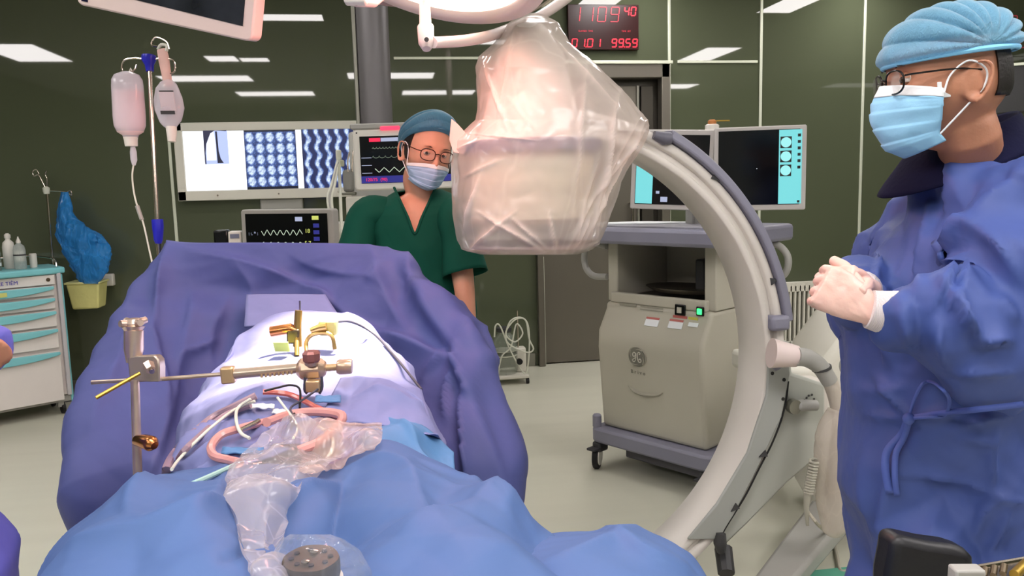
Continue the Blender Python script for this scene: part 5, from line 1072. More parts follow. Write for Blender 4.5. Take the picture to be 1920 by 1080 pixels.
# crumpled clear bag lying over the tubes, trailing down to the instrument head
BAGM = plastic('clear_film', '#e8dcdc', .36, .10, .22, 12, .010)
def crumple(rows, nu, nv, amp, fr, seed, name, label, m):
    rows = [[(x, y, surfd(x, y, d)-(.048 if 0 < i < len(r)-1 else .022)) for i, (x, y, d) in enumerate(r)] for r in rows]; global SURF; keep = list(SURF); mb, _ = cloth(rows, nu, nv, [], amp*.6, fr, seed, amp, fr*1.1); o = mb.build(name, m, None, angle=40); tag(o, label, 'plastic bag'); SURF = keep; return o
crumple([[(520, 790, 1.46), (560, 776, 1.46), (600, 790, 1.47), (640, 795, 1.47)], [(455, 850, 1.38), (530, 830, 1.34), (590, 840, 1.35), (640, 860, 1.38)], [(422, 895, 1.32), (480, 880, 1.27), (540, 880, 1.27), (575, 900, 1.30)],
         [(440, 930, 1.25), (480, 920, 1.20), (520, 920, 1.20), (560, 925, 1.23)], [(440, 965, 1.18), (470, 960, 1.12), (505, 955, 1.12), (540, 955, 1.14)], [(445, 1000, 1.08), (478, 1000, 1.02), (508, 992, 1.02), (538, 985, 1.05)], [(458, 1050, .95), (480, 1055, .9), (505, 1050, .9), (525, 1035, .92)], [(485, 1110, .84), (500, 1110, .82), (515, 1110, .82), (530, 1105, .82)]],
        120, 90, .016, 13, 21, 'film_bag', 'crumpled clear plastic bag trailing down the middle of the blue sheet', BAGM)
crumple([[(560, 800, 1.48), (600, 785, 1.48), (640, 790, 1.49), (680, 795, 1.49), (715, 800, 1.49)], [(570, 830, 1.42), (610, 815, 1.39), (650, 815, 1.40), (690, 815, 1.42), (716, 820, 1.44)], [(560, 870, 1.36), (600, 860, 1.33), (640, 850, 1.35), (680, 838, 1.38), (712, 836, 1.41)], [(560, 895, 1.33), (590, 890, 1.32), (620, 880, 1.33), (650, 860, 1.35), (690, 845, 1.39)]],
        70, 90, .014, 14, 25, 'film_bag', 'crinkled clear film piece at the right below the metal clamp', plastic('clear_film_pink', '#f0d2c4', .42, .12, .25, 14, .010))
# powered instrument head in its clear cover
ih = P(583, 1046, .79)
t = thing('power_instrument', 'dark bronze round instrument head with two shiny screws at the bottom edge', 'instrument', ih-V((0, 0, .09)))
ih_ax = (V((0, -.08, 1))).normalized(); T = frame(ih, CX, ih_ax)
hb = MB(T); hr = []
for z, r in ((-.022, .0265), (-.016, .028), (-.003, .028), (0, .027), (0, .001)):
    hr.append([(((r+(.0004*math.cos(6*a) if r > .01 else 0))*math.cos(a)), ((r+(.0004*math.cos(6*a) if r > .01 else 0))*math.sin(a)*.95), z) for a in [2*math.pi*k/48 for k in range(48)]])
hb.rings(hr).build('cap', BRONZE, t, angle=45)
m = MB(T)
for k in range(8):
    a = 2*math.pi*k/8+.2; m.lathe([(.0028, .0004), (.0028, .0012)], (.019*math.cos(a), .0145*math.sin(a), 0), n=10)
m.build('holes', BLACK, t)
for x, y in ((.001, .009), (-.003, -.010)): MB(T).lathe([(.004, .0), (.004, .002), (.0015, .0028)], (x, y, .0005), n=12).build('screw', CHROME, t)
MB(T).lathe([(.029, -.09), (.031, -.03), (.0305, -.022), (.027, -.020)], n=36, sy=.9).build('sleeve', mat('sleeve_pale', '#d0c8c0', .4), t)
c_ = [(1002, 545, 620, .045), (1012, 532, 648, .055), (1030, 522, 672, .062), (1060, 515, 688, .068), (1100, 508, 700, .07), (1150, 505, 700, .07)]
RG = []
for yv in np.linspace(0, len(c_)-1, 40):
    py, l, r, dp = [float(np.interp(yv, range(len(c_)), [w[k] for w in c_])) for k in range(4)]; ring = []
    for k in range(60):
        a = 2*math.pi*k/60; p = P((l+r)/2+(r-l)/2*math.cos(a), py, .82-dp*math.sin(a)); nz = noise.noise(p*28)+.6*abs(noise.noise(p*60)); ring.append(p+(p-P((l+r)/2, py, .82)).normalized()*(.006*nz))
    RG.append(ring)
tag(MB().rings(RG, caps=False).build('instrument_cover', plastic('clear_film_b', '#d4dcec', .16, .08, .12, 16, .006), None, angle=45), 'clear plastic cover around the bronze instrument head', 'plastic cover')

# ------------------------------------------------------------ people
def sm(x, a, b): t = min(1, max(0, (x-a)/(b-a))); return t*t*(3-2*t)
def headframe(c, az, pitch, roll, s):
    """local axes: x = the person's left, y = back of the head, z = up; face looks along -y"""
    f = V((math.cos(az)*math.cos(pitch), math.sin(az)*math.cos(pitch), math.sin(pitch))); l = V((-math.sin(az), math.cos(az), 0)); u = f.cross(l)
    l2 = l*math.cos(roll)+u*math.sin(roll); u2 = u*math.cos(roll)-l*math.sin(roll); b = -f
    return Matrix(((l2.x*s, b.x*s, u2.x*s, c[0]), (l2.y*s, b.y*s, u2.y*s, c[1]), (l2.z*s, b.z*s, u2.z*s, c[2]), (0, 0, 0, 1)))
def head_pt(th, ph_):
    """th: angle round the vertical (0 = face), ph_: latitude"""
    sx, sy, sz = math.sin(th)*math.cos(ph_), -math.cos(th)*math.cos(ph_), math.sin(ph_)
    def se(v, e): return math.copysign(abs(v)**e, v)
    x, y, z = .076*se(sx, .93), .096*se(sy, .95), .118*se(sz, .96)
    low = sm(-z, .01, .115)
    x *= 1-.34*low*(1 if y < 0 else .6)
    if y > 0: y *= 1-.45*sm(-z, .02, .11)
    else: y *= 1-.06*low
    if y < -.05: y = -.05+(y+.05)*.93
    if y < 0:
        g = lambda v, s_: math.exp(-(v/s_)**2)
        y -= .020*g(x, .012)*math.exp(-((z+.026)/.013)**2) + .013*g(x, .010)*math.exp(-((z+.006)/.022)**2)
        y += .011*g(abs(x)-.031, .014)*g(z-.010, .011)
        y -= .005*g(abs(x)-.028, .02)*g(z-.033, .008)
        y -= .004*g(abs(x)-.042, .016)*g(z+.022, .018)
        y -= .005*g(x, .022)*g(z+.060, .010); y += .003*g(x, .02)*g(z+.0605, .002)
        y -= .007*g(x, .02)*g(z+.098, .014); y += .004*g(x, .02)*g(z+.078, .008)
        x += math.copysign(.004, x)*g(z+.02, .02)*g(abs(x)-.055, .015)
    return V((x, y, z))
def add_head(mb, T):
    n_, m_ = 72, 54
    mb.rings([[T @ head_pt(2*math.pi*j/n_, -math.pi/2+math.pi*(i+.02)/(m_-.0+.04)) for j in range(n_)] for i in range(m_+1)])
    for s in (-1, 1):                                    # ears
        e = [];  c0 = V((s*.074, .010, -.012))
        for k in range(20):
            a = 2*math.pi*k/20; rr = 1+.25*math.sin(a)
            e.append(T @ (c0+V((s*(.006+.010*(math.cos(a) > -.2)+.003*math.cos(a)), .017*math.cos(a)*rr+.006*math.sin(a), .031*math.sin(a)))))
        mb.tube(e, .0042*T.to_scale()[0], 8, closed=True)
        mb.ball((c0.x+s*.003, c0.y, c0.z), (.006, .015, .026), 12, T); mb.ball((c0.x+s*.006, c0.y-.003, c0.z-.026), (.006, .008, .009), 10, T)
def eyes(T, par, lid=.004, look=0):
    for s in (-1, 1):
        c = V((s*.030, -.0765, .009)); e = MB(T).ball(c, .0118, 16).build('eye', mat('eye_white', '#cfc6bf', .2, coat=.3), par)
        MB(T).lathe([(.0055, -.0006), (.005, .0004), (0, .0008)], c+V((look*.004, -.0113, -.001)), (look*.2, -1, -.05), 16).build('iris', mat('iris', '#1d120c', .1), e)
        m = MB(T)                                        # lids
        m.rings([[c+V((math.cos(a)*.0135, -.004-.0095*math.cos(a*.0)*math.sin(max(.08, b)), .0)) if 0 else c+V((.0128*math.sin(b)*math.cos(a), -.0128*math.sin(b)*math.sin(a), .0128*math.cos(b))) for a in np.linspace(0, math.pi, 14)] for b in (.15, .5, .85, 1.2, 1.5)], caps=False)
        m.rings([[c+V((.0126*math.sin(b)*math.cos(a), -.0126*math.sin(b)*math.sin(a), -.0126*math.cos(b))) for a in np.linspace(0, math.pi, 14)] for b in (.15, .5, .85, 1.1)], caps=False)
        m.build('eyelid', par['_skin'] if 0 else SKIN2 if T.to_scale()[0] < 1 else SKIN, e, fix=False)
        m = MB(T); m.tube([c+V((-s*.014, -.010, .019)), c+V((0, -.0155, .0235)), c+V((s*.017, -.010, .0205))], [.0012, .0026, .0009], 8, sp=5, flat=.5); m.build('eyebrow', HAIR, par)
def mask_geo(T, s=1.0, bulge=0.0, z0=-.112, z1=.000, half=68, tilt=0):
    """pleated mask from over the nose to under the chin; returns (blue sheet, white top band)"""
    def pt(u, v, off=0):
        a = math.radians(half*u); z = z0+(z1-z0)*v
        w = .073-.018*sm(-z, .03, .11); d = .086+bulge*math.sin(math.pi*min(1, max(0, v)))*math.cos(a)**2
        tent = .019*math.exp(-(u/.26)**2)*sm(v, -.1, .75)*(1-.25*sm(v, .8, 1)); chin = .012*sm(v, .35, 0)*0
        if v < .12: d -= .02*(.12-v)/.12*(1); z += .0
        pl = .0030*((v*4.6) % 1) if .1 < v < .8 else 0
        zz = z-.020*(abs(u)**1.5)*sm(v, .5, 1)+.022*(abs(u)**1.5)*sm(v, .5, 0)
        return V(((w+off+bulge*.3)*math.sin(a)*1.06, -(d+tent+pl+off)*math.cos(a)-.004, zz))
    us = np.linspace(-1, 1, 50)
    sheet = MB(T).grid([[pt(u, v, .004+.0025*noise.noise(V((u*4, v*5, 1)))) for u in us] for v in np.linspace(0, .86, 44)])
    band = MB(T).grid([[pt(u, v, .005) for u in us] for v in np.linspace(.86, 1.0, 8)])
    loops = [MB(T).tube([pt(s_, .93, .005), V((s_*.078, -.028, .004)), V((s_*.084, -.002, .022)), V((s_*.083, .024, .006)), V((s_*.080, .022, -.02)), V((s_*.078, -.002, -.045)), pt(s_, .12, .004)], .0016, 6, sp=6) for s_ in (-1, 1)]
    return sheet, band, loops
def glasses(T, par, m, y0=-.103):
    g = MB(T)
    for s in (-1, 1):
        ring = [(s*.0335+.0245*math.copysign(abs(math.cos(a))**.75, math.cos(a)), y0+.010*(abs(s*.0335+.0245*math.cos(a))/.058)**2, .005+.019*math.copysign(abs(math.sin(a))**.75, math.sin(a))) for a in [2*math.pi*k/28 for k in range(28)]]
        g.tube(ring, .0017, 6, closed=True); g.tube([(s*.058, y0+.012, .013), (s*.070, y0+.025, .013), (s*.080, -.02, .012), (s*.079, .02, .006)], .0016, 6, sp=5)
        MB(T).prism([(p[0], p[2]) for p in ring], 0, .0008, Matrix(((1, 0, 0, 0), (0, 0, -1, y0+.004), (0, 1, 0, 0), (0, 0, 0, 1)))).build('lens', plastic('lens_glass', '#f0f0f0', .04, .05, 0, 5, .0001) if 'lens_glass' not in bpy.data.materials else bpy.data.materials['lens_glass'], par)
    g.tube([(-.010, y0+.001, .010), (0, y0-.003, .013), (.010, y0+.001, .010)], .0018, 6, sp=4)
    return g
def hand_geo(mb, o, fdir, back, s=1.0, side=1, curl=(30, 45, 30), spread=.5, thumb=(35, 20), th=1.0):
    """wrist at o, fingers along fdir, back = outward normal of the back of the hand, side = +1 thumb on +x"""
    f = V(fdir).normalized(); b = (V(back)-f*V(back).dot(f)).normalized(); x = f.cross(b)*side
    pt = lambda a, l, h: V(o)+(x*a+f*l+b*h)*s
    pr = []
    for l, w, t_ in ((-.03, .026, .021), (0, .027, .019), (.02, .034, .018), (.05, .042, .0165), (.08, .043, .014), (.094, .038, .011)):
        pr.append([pt(w*math.copysign(abs(math.cos(a))**.8, math.cos(a)), l, t_*math.sin(a)-.002*(l > .05)) for a in [2*math.pi*k/20 for k in range(20)]])
    mb.rings(pr)
    for i, (ax_, L_, r) in enumerate(((.031, (.040, .026, .022), .0092), (.010, (.045, .029, .024), .0094), (-.012, (.041, .027, .023), .009), (-.032, (.032, .021, .020), .0082))):
        p = pt(ax_, .085, -.001); an = 0; pts = [pt(ax_*.9, .06, -.002), p]; sp_ = (ax_/.032)*math.radians(6)*spread
        for k in range(3):
            an += math.radians(curl[k]+(i-1.5)*3); dr_ = f*math.cos(an)*math.cos(sp_)+x*math.sin(sp_)*math.cos(an)-b*math.sin(an); p = p+dr_*L_[k]*s; pts.append(p)
        pts.append(p+dr_*.004*s); mb.tube(pts, [r*s*1.0, r*s*1.05, r*s, r*s*.93, r*s*.84, r*s*.4], 12, sp=3)
    a1 = math.radians(thumb[0]); d1 = (x*math.sin(a1)+f*math.cos(a1)-b*math.sin(math.radians(thumb[1]))).normalized()
    a2 = a1*.55; d2 = (x*math.sin(a2)*.7+f*math.cos(a2)-b*math.sin(math.radians(thumb[1]*1.6))).normalized()
    p0 = pt(.020, .016, -.006); p1 = pt(.030, .028, -.008)+d1*.018*s; p2 = p1+d1*.032*s; p3 = p2+d2*.030*s
    mb.tube([p0, p1, p2, p3, p3+d2*.003*s], [.015*s, .0135*s, .011*s, .0095*s, .004*s], 12, sp=4)
def ell(c, f, l, rf, rb, rl, n_=36, z=None, e=.85):
    o = []
    for k in range(n_):
        a = 2*math.pi*k/n_; ca, sa = math.cos(a), math.sin(a); ca2 = math.copysign(abs(ca)**e, ca); sa2 = math.copysign(abs(sa)**e, sa)
        o.append(V(c)+f*(ca2*(rf if ca > 0 else rb))+l*(sa2*rl))
    return o
def folds(me, creases, amp, freq, seed, facet=0, ffreq=5, outward=None):
    """raise creases on the side of a garment that faces the room's near side"""
    bm = bmesh.new(); bm.from_mesh(me); bm.normal_update(); nv = []
    for v in bm.verts:
        p = v.co; h = 0; nr = v.normal; tc = (CO-p).normalized(); fc = nr.dot(tc)
        if fc > -.1:
            x_, y_ = proj(p)
            for x0, y0, x1, y1, w, a, sd in creases:
                ex, ey = x1-x0, y1-y0; L2 = ex*ex+ey*ey; L_ = math.sqrt(L2); tt = ((x_-x0)*ex+(y_-y0)*ey)/L2
                if -.25 < tt < 1.25:
                    ds = ((x_-x0)*ey-(y_-y0)*ex)/L_+w*.4*math.sin(tt*4+x0)
                    en = min(1, max(0, 1.25-abs(tt-.5)*1.8))*min(1, max(0, fc*4+.4))
                    pr = math.exp(-abs(ds)/w) if sd == 0 else (math.exp(-abs(ds)/(w*3.0)) if ds*sd > 0 else math.exp(-abs(ds)/(w*.4)))
                    h += a*pr*en
        q = p+V((seed, 0, 0)); h += amp*noise.noise(q*freq)
        if facet: q2 = q*ffreq+noise.noise_vector(q*ffreq*.7)*.35; dd_ = noise.voronoi(q2)[0]; h += facet*.5*(dd_[1]-dd_[0]) + crisp(q, 3, .15, facet*1.5)
        nv.append(p+nr*h)
    for v, c in zip(bm.verts, nv): v.co = c
    bm.to_mesh(me); bm.free(); return me

# ---- surgeon at the right
s_az = math.radians(167); HS = 1.10
hc = P(1774, 152, 1.50); HT = headframe(hc, s_az, math.radians(-5), math.radians(0), HS)
sf, sl = V((math.cos(s_az), math.sin(s_az), 0)), V((-math.sin(s_az), math.cos(s_az), 0))      # forward, the surgeon's left
t = thing('person', 'person in blue surgical gown, cap and mask standing at right with gloved hands clasped', 'person', (hc.x+.06, hc.y+.02, 0)); SUR = t
bc = P(1774, 160, 1.56)+V((.075, .03, 0)); bc.z = 0
mb = MB(); add_head(mb, HT)
mb.tube([HT @ V((0, .022, -.06)), HT @ V((0, .035, -.115)), bc+V((-.01, 0, 1.43)), bc+V((0, 0, 1.36))], [.054, .054, .062, .08], 24, sp=4)
mb.rings([ell(bc+V((0, 0, z)), sf, sl, rf, rb, rl) for z, rf, rb, rl in ((1.44, .045, .06, .09), (1.40, .04, .09, .13), (1.30, .045, .11, .15), (1.10, .07, .11, .15), (.95, .08, .12, .155), (.84, .08, .12, .16))])
hnd = P(1632, 580, 1.395)                       # near (left) wrist
elb = P(1895, 640, 1.36); sh = P(1950, 375, 1.43)
elR = bc+V((-.02, .27, 1.11)); shR = bc+V((.05, .16, 1.33)); hR = P(1608, 540, 1.50)
mb.tube([sh, elb, hnd.lerp(elb, .15)], [.052, .042, .026], 16, sp=5); mb.tube([shR, elR, hR.lerp(elR, .15)], [.052, .042, .026], 16, sp=5)
for sd in (-1, 1):
    h_ = bc+sl*(sd*.09); mb.tube([h_+V((0, 0, .90)), h_+sf*.01+V((0, 0, .50)), h_+V((.01, 0, .12)), h_+V((.02, 0, .06))], [.085, .058, .040, .042], 18, sp=5)
    mb.tube([h_+V((.03, 0, .05)), h_+sf*.06+V((0, 0, .045)), h_+sf*.17+V((0, 0, .035))], [.04, .045, .034], 14, sp=4)
link(remesh(mb, .0045, 3), 'body', SKIN, t, angle=180)
t['_skin'] = 0; del t['_skin']
SKIN_ = SKIN
eyes(HT, t, look=1)
m = MB(HT)
m.rings([[V((head_pt(th, p_).x*1.03, head_pt(th, p_).y*1.03+.002, head_pt(th, p_).z)) for th in [math.pi*.66+math.pi*.68*k/20 for k in range(21)]] for p_ in np.linspace(-.30, .5, 12)], caps=False); m.rings([[head_pt(th, p_)*1.025 for th in [2*math.pi*k/40 for k in range(40)]] for p_ in np.linspace(.55, 1.5, 10)], caps=False)
m.build('hair', HAIR, t, solid=.002)
sh_, bd, lp = mask_geo(HT, bulge=.016, z0=-.122, z1=.004, half=66)
k_ = link(sh_.mesh('face_mask'), 'face_mask', MASKB, t, angle=60, solid=.0015, fix=False); bd.build('mask_top', MASKW, k_, angle=60, solid=.0015)
for l_ in lp: l_.build('ear_loop', MASKW, k_)
MB(HT).box((.068, -.036, -.018), (.006, .02, .026)).build('mask_tab', MASKW, k_, bevel=.001)
g = glasses(HT, t, BLACKG).build('glasses', mat('glasses_dark', '#15100e', .25), t)
# bouffant cap: gathered dome whose pleats fan out from a gathering point above each ear
def cap_geo(T, cx_, cy_, cz, rx, ry, rz, pleats, pamp, droop=0, lo=-.12, tiltf=.0, g=(.02, .0)):
    n_, m_ = 220, 70; RG = []
    for i in range(m_+1):
        v = i/m_; ph_ = lo+(math.pi/2-lo)*v; ring = []
        for j in range(n_):
            a = 2*math.pi*j/n_; c, s_ = math.cos(a), math.sin(a); q = math.cos(ph_)
            y0, z0 = ry*c*q, rz*math.sin(ph_); dy, dz = y0-g[0], z0-g[1]; dist = math.hypot(dy, dz)
            an = math.atan2(dz, dy); pl = pamp*(abs(math.sin(pleats*an*.5+.6*math.sin(3*an)))**.55-.35)*sm(dist, .004, .06)
            hem = 1-.07*math.exp(-(v/.05)**2); r_ = (1+pl*(.3+.7*abs(s_)))*hem
            ring.append(V((cx_+rx*s_*q*r_, cy_+(y0+droop*max(0, c)**2*q)*r_, cz+z0*(1+pl*.5)+tiltf*c*q-droop*max(0, c)**2*q*.35)))
        RG.append([T @ p for p in ring])
    return MB().rings(RG)
CAPM = plastic('cap_fabric', '#8ccbee', .72, .6, .15, 60, .002)
c_ = cap_geo(HT, 0, .006, .046, .090, .110, .080, 17, .17, .0, -.12, .002, (.03, -.005)); c_.build('surgical_cap', CAPM, t, angle=180)
MB(HT).tube([(.088*math.sin(a), .006+.104*math.cos(a), .037+.002*math.cos(a)) for a in [2*math.pi*k/60 for k in range(60)]], .0045, 8, closed=True).build('cap_band', mat('cap_band', '#7cc0e6', .7), t)
# gown
sil = [(1772, 330), (1752, 380), (1708, 450), (1674, 520), (1648, 600), (1632, 680), (1626, 760), (1631, 850), (1640, 940), (1650, 1020), (1657, 1080), (1672, 1300), (1682, 1500)]
rl_ = [.15, .19, .21, .215, .215, .215, .22, .23, .24, .25, .255, .27, .27]
gm = MB(); rg = []
for (px, py), rl in zip(sil, rl_):
    p = P(px, py, 1.60); rg.append(ell(V((bc.x, bc.y, p.z)), sf, sl, max(.05, (p-V((bc.x, bc.y, p.z))).dot(sf)), .16+.04*sm(1.3-p.z, 0, .5), rl))
gm.rings(rg)
wr = hnd.lerp(elb, .16)
gm.tube([bc+V((.0, 0, 1.33))-sl*-.0+sl*.10, sh, sh.lerp(elb, .45)+V((.0, -.01, 0)), elb+V((.01, 0, -.01)), elb.lerp(hnd, .30), elb.lerp(hnd, .62), elb.lerp(hnd, .80), wr.lerp(hnd, .10)], [.085, .088, .096, .106, .096, .080, .064, .046], 26, sp=6)
gm.tube([bc+V((.03, .08, 1.31)), shR, elR, elR.lerp(hR, .4), elR.lerp(hR, .80)], [.07, .075, .08, .075, .05], 24, sp=6)
gme = remesh(gm, .0085, 5)
gcr = [(1880, 380, 1760, 560, 14, .030, -1), (1835, 480, 1790, 560, 10, .022, 1), (1905, 330, 1820, 480, 12, .016, 1), (1700, 470, 1640, 600, 14, .010, 0), (1745, 400, 1720, 540, 14, .018, 1), (1655, 455, 1630, 540, 7, .012, 1),
       (1640, 640, 1700, 555, 9, .014, 0), (1700, 560, 1710, 660, 12, .020, -1), (1760, 540, 1830, 640, 10, .022, 1), (1790, 560, 1840, 630, 8, .016, -1), (1830, 640, 1900, 645, 8, .020, 1), (1760, 600, 1770, 690, 14, .016, 0), (1660, 610, 1650, 680, 10, .012, 1), (1800, 690, 1900, 700, 12, .015, 0), (1850, 430, 1910, 520, 14, .018, 0), (1780, 470, 1850, 530, 12, .014, 0), (1870, 560, 1915, 600, 9, .012, 0),
       (1640, 710, 1700, 780, 7, .014, 0), (1620, 780, 1700, 785, 6, .010, 0), (1710, 785, 1800, 765, 8, .014, 0), (1800, 790, 1920, 760, 10, .018, -1), (1670, 860, 1672, 1060, 9, .016, 1), (1685, 885, 1860, 930, 5, .014, 1), (1860, 810, 1865, 930, 9, .016, 0), (1860, 935, 1830, 1010, 10, .014, 1), (1855, 930, 1920, 945, 6, .012, 0), (1800, 820, 1860, 830, 8, .012, 0), (1760, 960, 1740, 1050, 14, .008, 0), (1630, 830, 1650, 1080, 18, .010, 0), (1700, 720, 1610, 740, 16, .010, 0), (1890, 960, 1875, 1060, 10, .014, 0)]
gcr = [(a, b, c, d, w*.8, h*1.6, q) for a, b, c, d, w, h, q in gcr]; folds(gme, gcr, .012, 6, 5, .024, 5)
link(gme, 'gown', GOWN, t, angle=180)
# navy collar of the lead apron
cr_ = []
for z, rf, rb, rl in ((1.42, .152, .12, .150), (1.435, .145, .12, .140), (1.465, .118, .105, .115), (1.49, .096, .10, .098), (1.494, .090, .095, .092), (1.46, .070, .08, .07)):
    cr_.append([p+V((0, 0, -.050*(p-bc).dot(sf)/.13)) for p in ell(bc+V((-.012, 0, z)), sf, sl, rf, rb, rl, 40, e=1)])
link(folds(MB().rings(cr_, caps=False).mesh('c'), [], .006, 12, 3), 'apron_collar', NAVY, t, angle=180, solid=.004, sub=1)
# cuffs and gloves
cf = MB(); cfp = [wr.lerp(hnd, -.15), wr.lerp(hnd, .25), wr.lerp(hnd, .6), hnd+ (hnd-wr)*.05]; cf.tube(cfp, [.044, .040, .037, .034], 24, sp=4); cf.build('cuff', CUFF, t)
MB().tube([elR.lerp(hR, .80), hR.lerp(elR, .02)], [.040, .034], 20).build('cuff', CUFF, t)
hd = MB(); fdir = (P(1555, 537, 1.40)-hnd); bk = -ray(1570, 540).normalized()+V((0, 0, .25))
hand_geo(hd, hnd+V((-.004, 0, .0)), fdir, bk, .98, side=-1 if fdir.cross(bk).z < 0 else 1, curl=(86, 80, 45), thumb=(38, 45))
link(folds(remesh(hd, .0022, 3), [(1600, 560, 1640, 610, 3, .0012, 0), (1590, 580, 1625, 600, 3, .001, 0)], .0012, 60, 2), 'glove', GLOVE, t, angle=180)
hd = MB(); h2 = hR+V((-.0, -.01, .005)); fd2 = (P(1540, 498, 1.42)-h2); bk2 = ray(1570, 520).normalized()*.5+V((0, 0, 1))
hand_geo(hd, h2, fd2, bk2, .98, side=-1 if fd2.cross(bk2).z < 0 else 1, curl=(80, 75, 40), thumb=(25, 30))
link(folds(remesh(hd, .0022, 3), [], .0012, 60, 4), 'glove', GLOVE, t, angle=180)
# waist tie with bow
TB = lambda px, py, d=1.365: P(px, py, d)
gv = np.array([v.co[:] for v in gme.vertices]); goff = np.array(WL['person']) if 'person' in WL else 0
gv = gv+np.array(WL[t.name]); qv = gv-np.array(CO); zv = qv@np.array(fwd); gx = 960+F*(qv@np.array(CX))/zv; gy = 540-F*(qv@np.array(CY))/zv
def ong(px, py, lift=.006):
    k = np.where((np.abs(gx-px) < 9) & (np.abs(gy-py) < 9))[0]
    if len(k) == 0: return P(px, py, 1.4)
    return P(px, py, zv[k].min()-lift)
def ribbon(pts, w, nm='tie'):
    P_ = spline([ong(*p) for p in pts], 6); R_ = []
    for i, p in enumerate(P_):
        d = (P_[min(i+1, len(P_)-1)]-P_[max(i-1, 0)]).normalized(); s_ = d.cross(ray(1750, 850)).normalized(); R_.append([p-s_*w/2, p+s_*w/2])
    MB().grid(R_).build(nm, mat('tie_blue', '#4558a0', .6), SUR, angle=180, solid=.0025)
ribbon([(1704, 785), (1712, 755), (1728, 722), (1745, 716), (1765, 728), (1780, 750), (1772, 778), (1745, 782), (1706, 784)], .006)
ribbon([(1704, 784), (1690, 815), (1664, 845), (1660, 880), (1668, 925)], .014); ribbon([(1706, 784), (1695, 820), (1680, 850), (1678, 895), (1682, 930)], .011)
ribbon([(1704, 784), (1760, 775), (1830, 768), (1919, 758)], .010)
MB().ball(ong(1704, 785, .01), (.012, .01, .012), 12).build('knot', mat('tie_blue', '#5a78cc', .6), SUR)

# ---- nurse in green behind the table
n_az = math.radians(-90+17); NS = 1.0
hc = P(800, 285, 2.75); HT = headframe(hc, n_az, math.radians(-14), math.radians(-10), NS)
t = thing('person', 'person in dark green scrubs, blue cap, glasses and mask standing behind the table', 'person', (hc.x-.01, hc.y+.05, 0)); NUR = t
bc = V((hc.x-.015, hc.y+.05, 0)); nf, nl = V((math.cos(math.radians(-82)), math.sin(math.radians(-82)), 0)), V((-math.sin(math.radians(-82)), math.cos(math.radians(-82)), 0))
zz = lambda py: P(780, py, 2.77).z
mb = MB(); add_head(mb, HT)
mb.tube([HT @ V((0, .024, -.07)), HT @ V((0, .03, -.11)), bc+V((0, .0, zz(375))), bc+V((0, 0, zz(410)))], [.050, .050, .054, .075], 24, sp=4)
mb.rings([ell(bc+V((0, 0, z)), nf, nl, rf, rb, rl) for z, rf, rb, rl in ((zz(362), .04, .05, .06), (zz(378), .06, .06, .12), (zz(395), .075, .07, .155), (zz(440), .095, .08, .15), (zz(520), .09, .08, .13), (.95, .09, .09, .14), (.84, .09, .10, .15))])
lsh, lel, lha = P(850, 400, 2.78), P(868, 520, 2.74), P(882, 650, 2.68)
rsh, rel, rha = P(690, 400, 2.78), P(668, 520, 2.80), P(680, 640, 2.66)
for a, b, c in ((lsh, lel, lha), (rsh, rel, rha)):
    mb.tube([a, b, c], [.044, .038, .024], 16, sp=6)
    hand_geo(mb, c, (c-b).normalized()+V((0, -.1, 0)), (1 if a is lsh else -1, -.3, 0), .9, side=1 if a is lsh else -1, curl=(15, 20, 15), thumb=(30, 12))
for sd in (-1, 1):
    h_ = bc+nl*(sd*.08); mb.tube([h_+V((0, 0, .86)), h_+V((0, -.01, .46)), h_+V((0, .01, .10)), h_+V((0, .01, .06))], [.08, .052, .036, .038], 18, sp=5)
    mb.tube([h_+V((0, .03, .05)), h_+V((0, -.06, .045)), h_+V((0, -.15, .03))], [.036, .042, .03], 14, sp=4)
link(remesh(mb, .004, 3), 'body', SKIN2, t, angle=180)
eyes(HT, t, look=-1)
m = MB(HT); m.rings([[V((head_pt(th, p_).x*1.04, head_pt(th, p_).y*1.04, head_pt(th, p_).z)) for th in [math.pi*.42+math.pi*1.16*k/24 for k in range(25)]] for p_ in np.linspace(-.25, .85, 14)], caps=False); m.build('hair', HAIR, t, solid=.005)
sh_, bd, lp = mask_geo(HT, bulge=.006, z0=-.118, z1=-.022, half=66)
k_ = link(sh_.mesh('face_mask'), 'face_mask', mat('mask_pale', '#9fbfe0', .7, var=.05), t, angle=60, solid=.0015, fix=False); bd.build('mask_top', MASKW, k_, angle=60, solid=.0015)
for l_ in lp: l_.build('ear_loop', MASKW, k_)
glasses(HT, t, None, -.104).build('glasses', mat('glasses_brown', '#3a1d14', .25), t)
cap_geo(HT, 0, .024, .046, .092, .108, .082, 17, .13, .012, -.22, -.062, (.05, -.02)).build('surgical_cap', plastic('cap_fabric_dull', '#5f9fbe', .85, .6, .15, 40, .002), t, angle=180)
MB(HT).tube([(.080*math.sin(a), .024+.104*math.cos(a), .030-.068*math.cos(a)) for a in [2*math.pi*k/60 for k in range(60)]], .004, 8, closed=True).build('cap_band', mat('cap_band_dull', '#6fa8c4', .7), t)
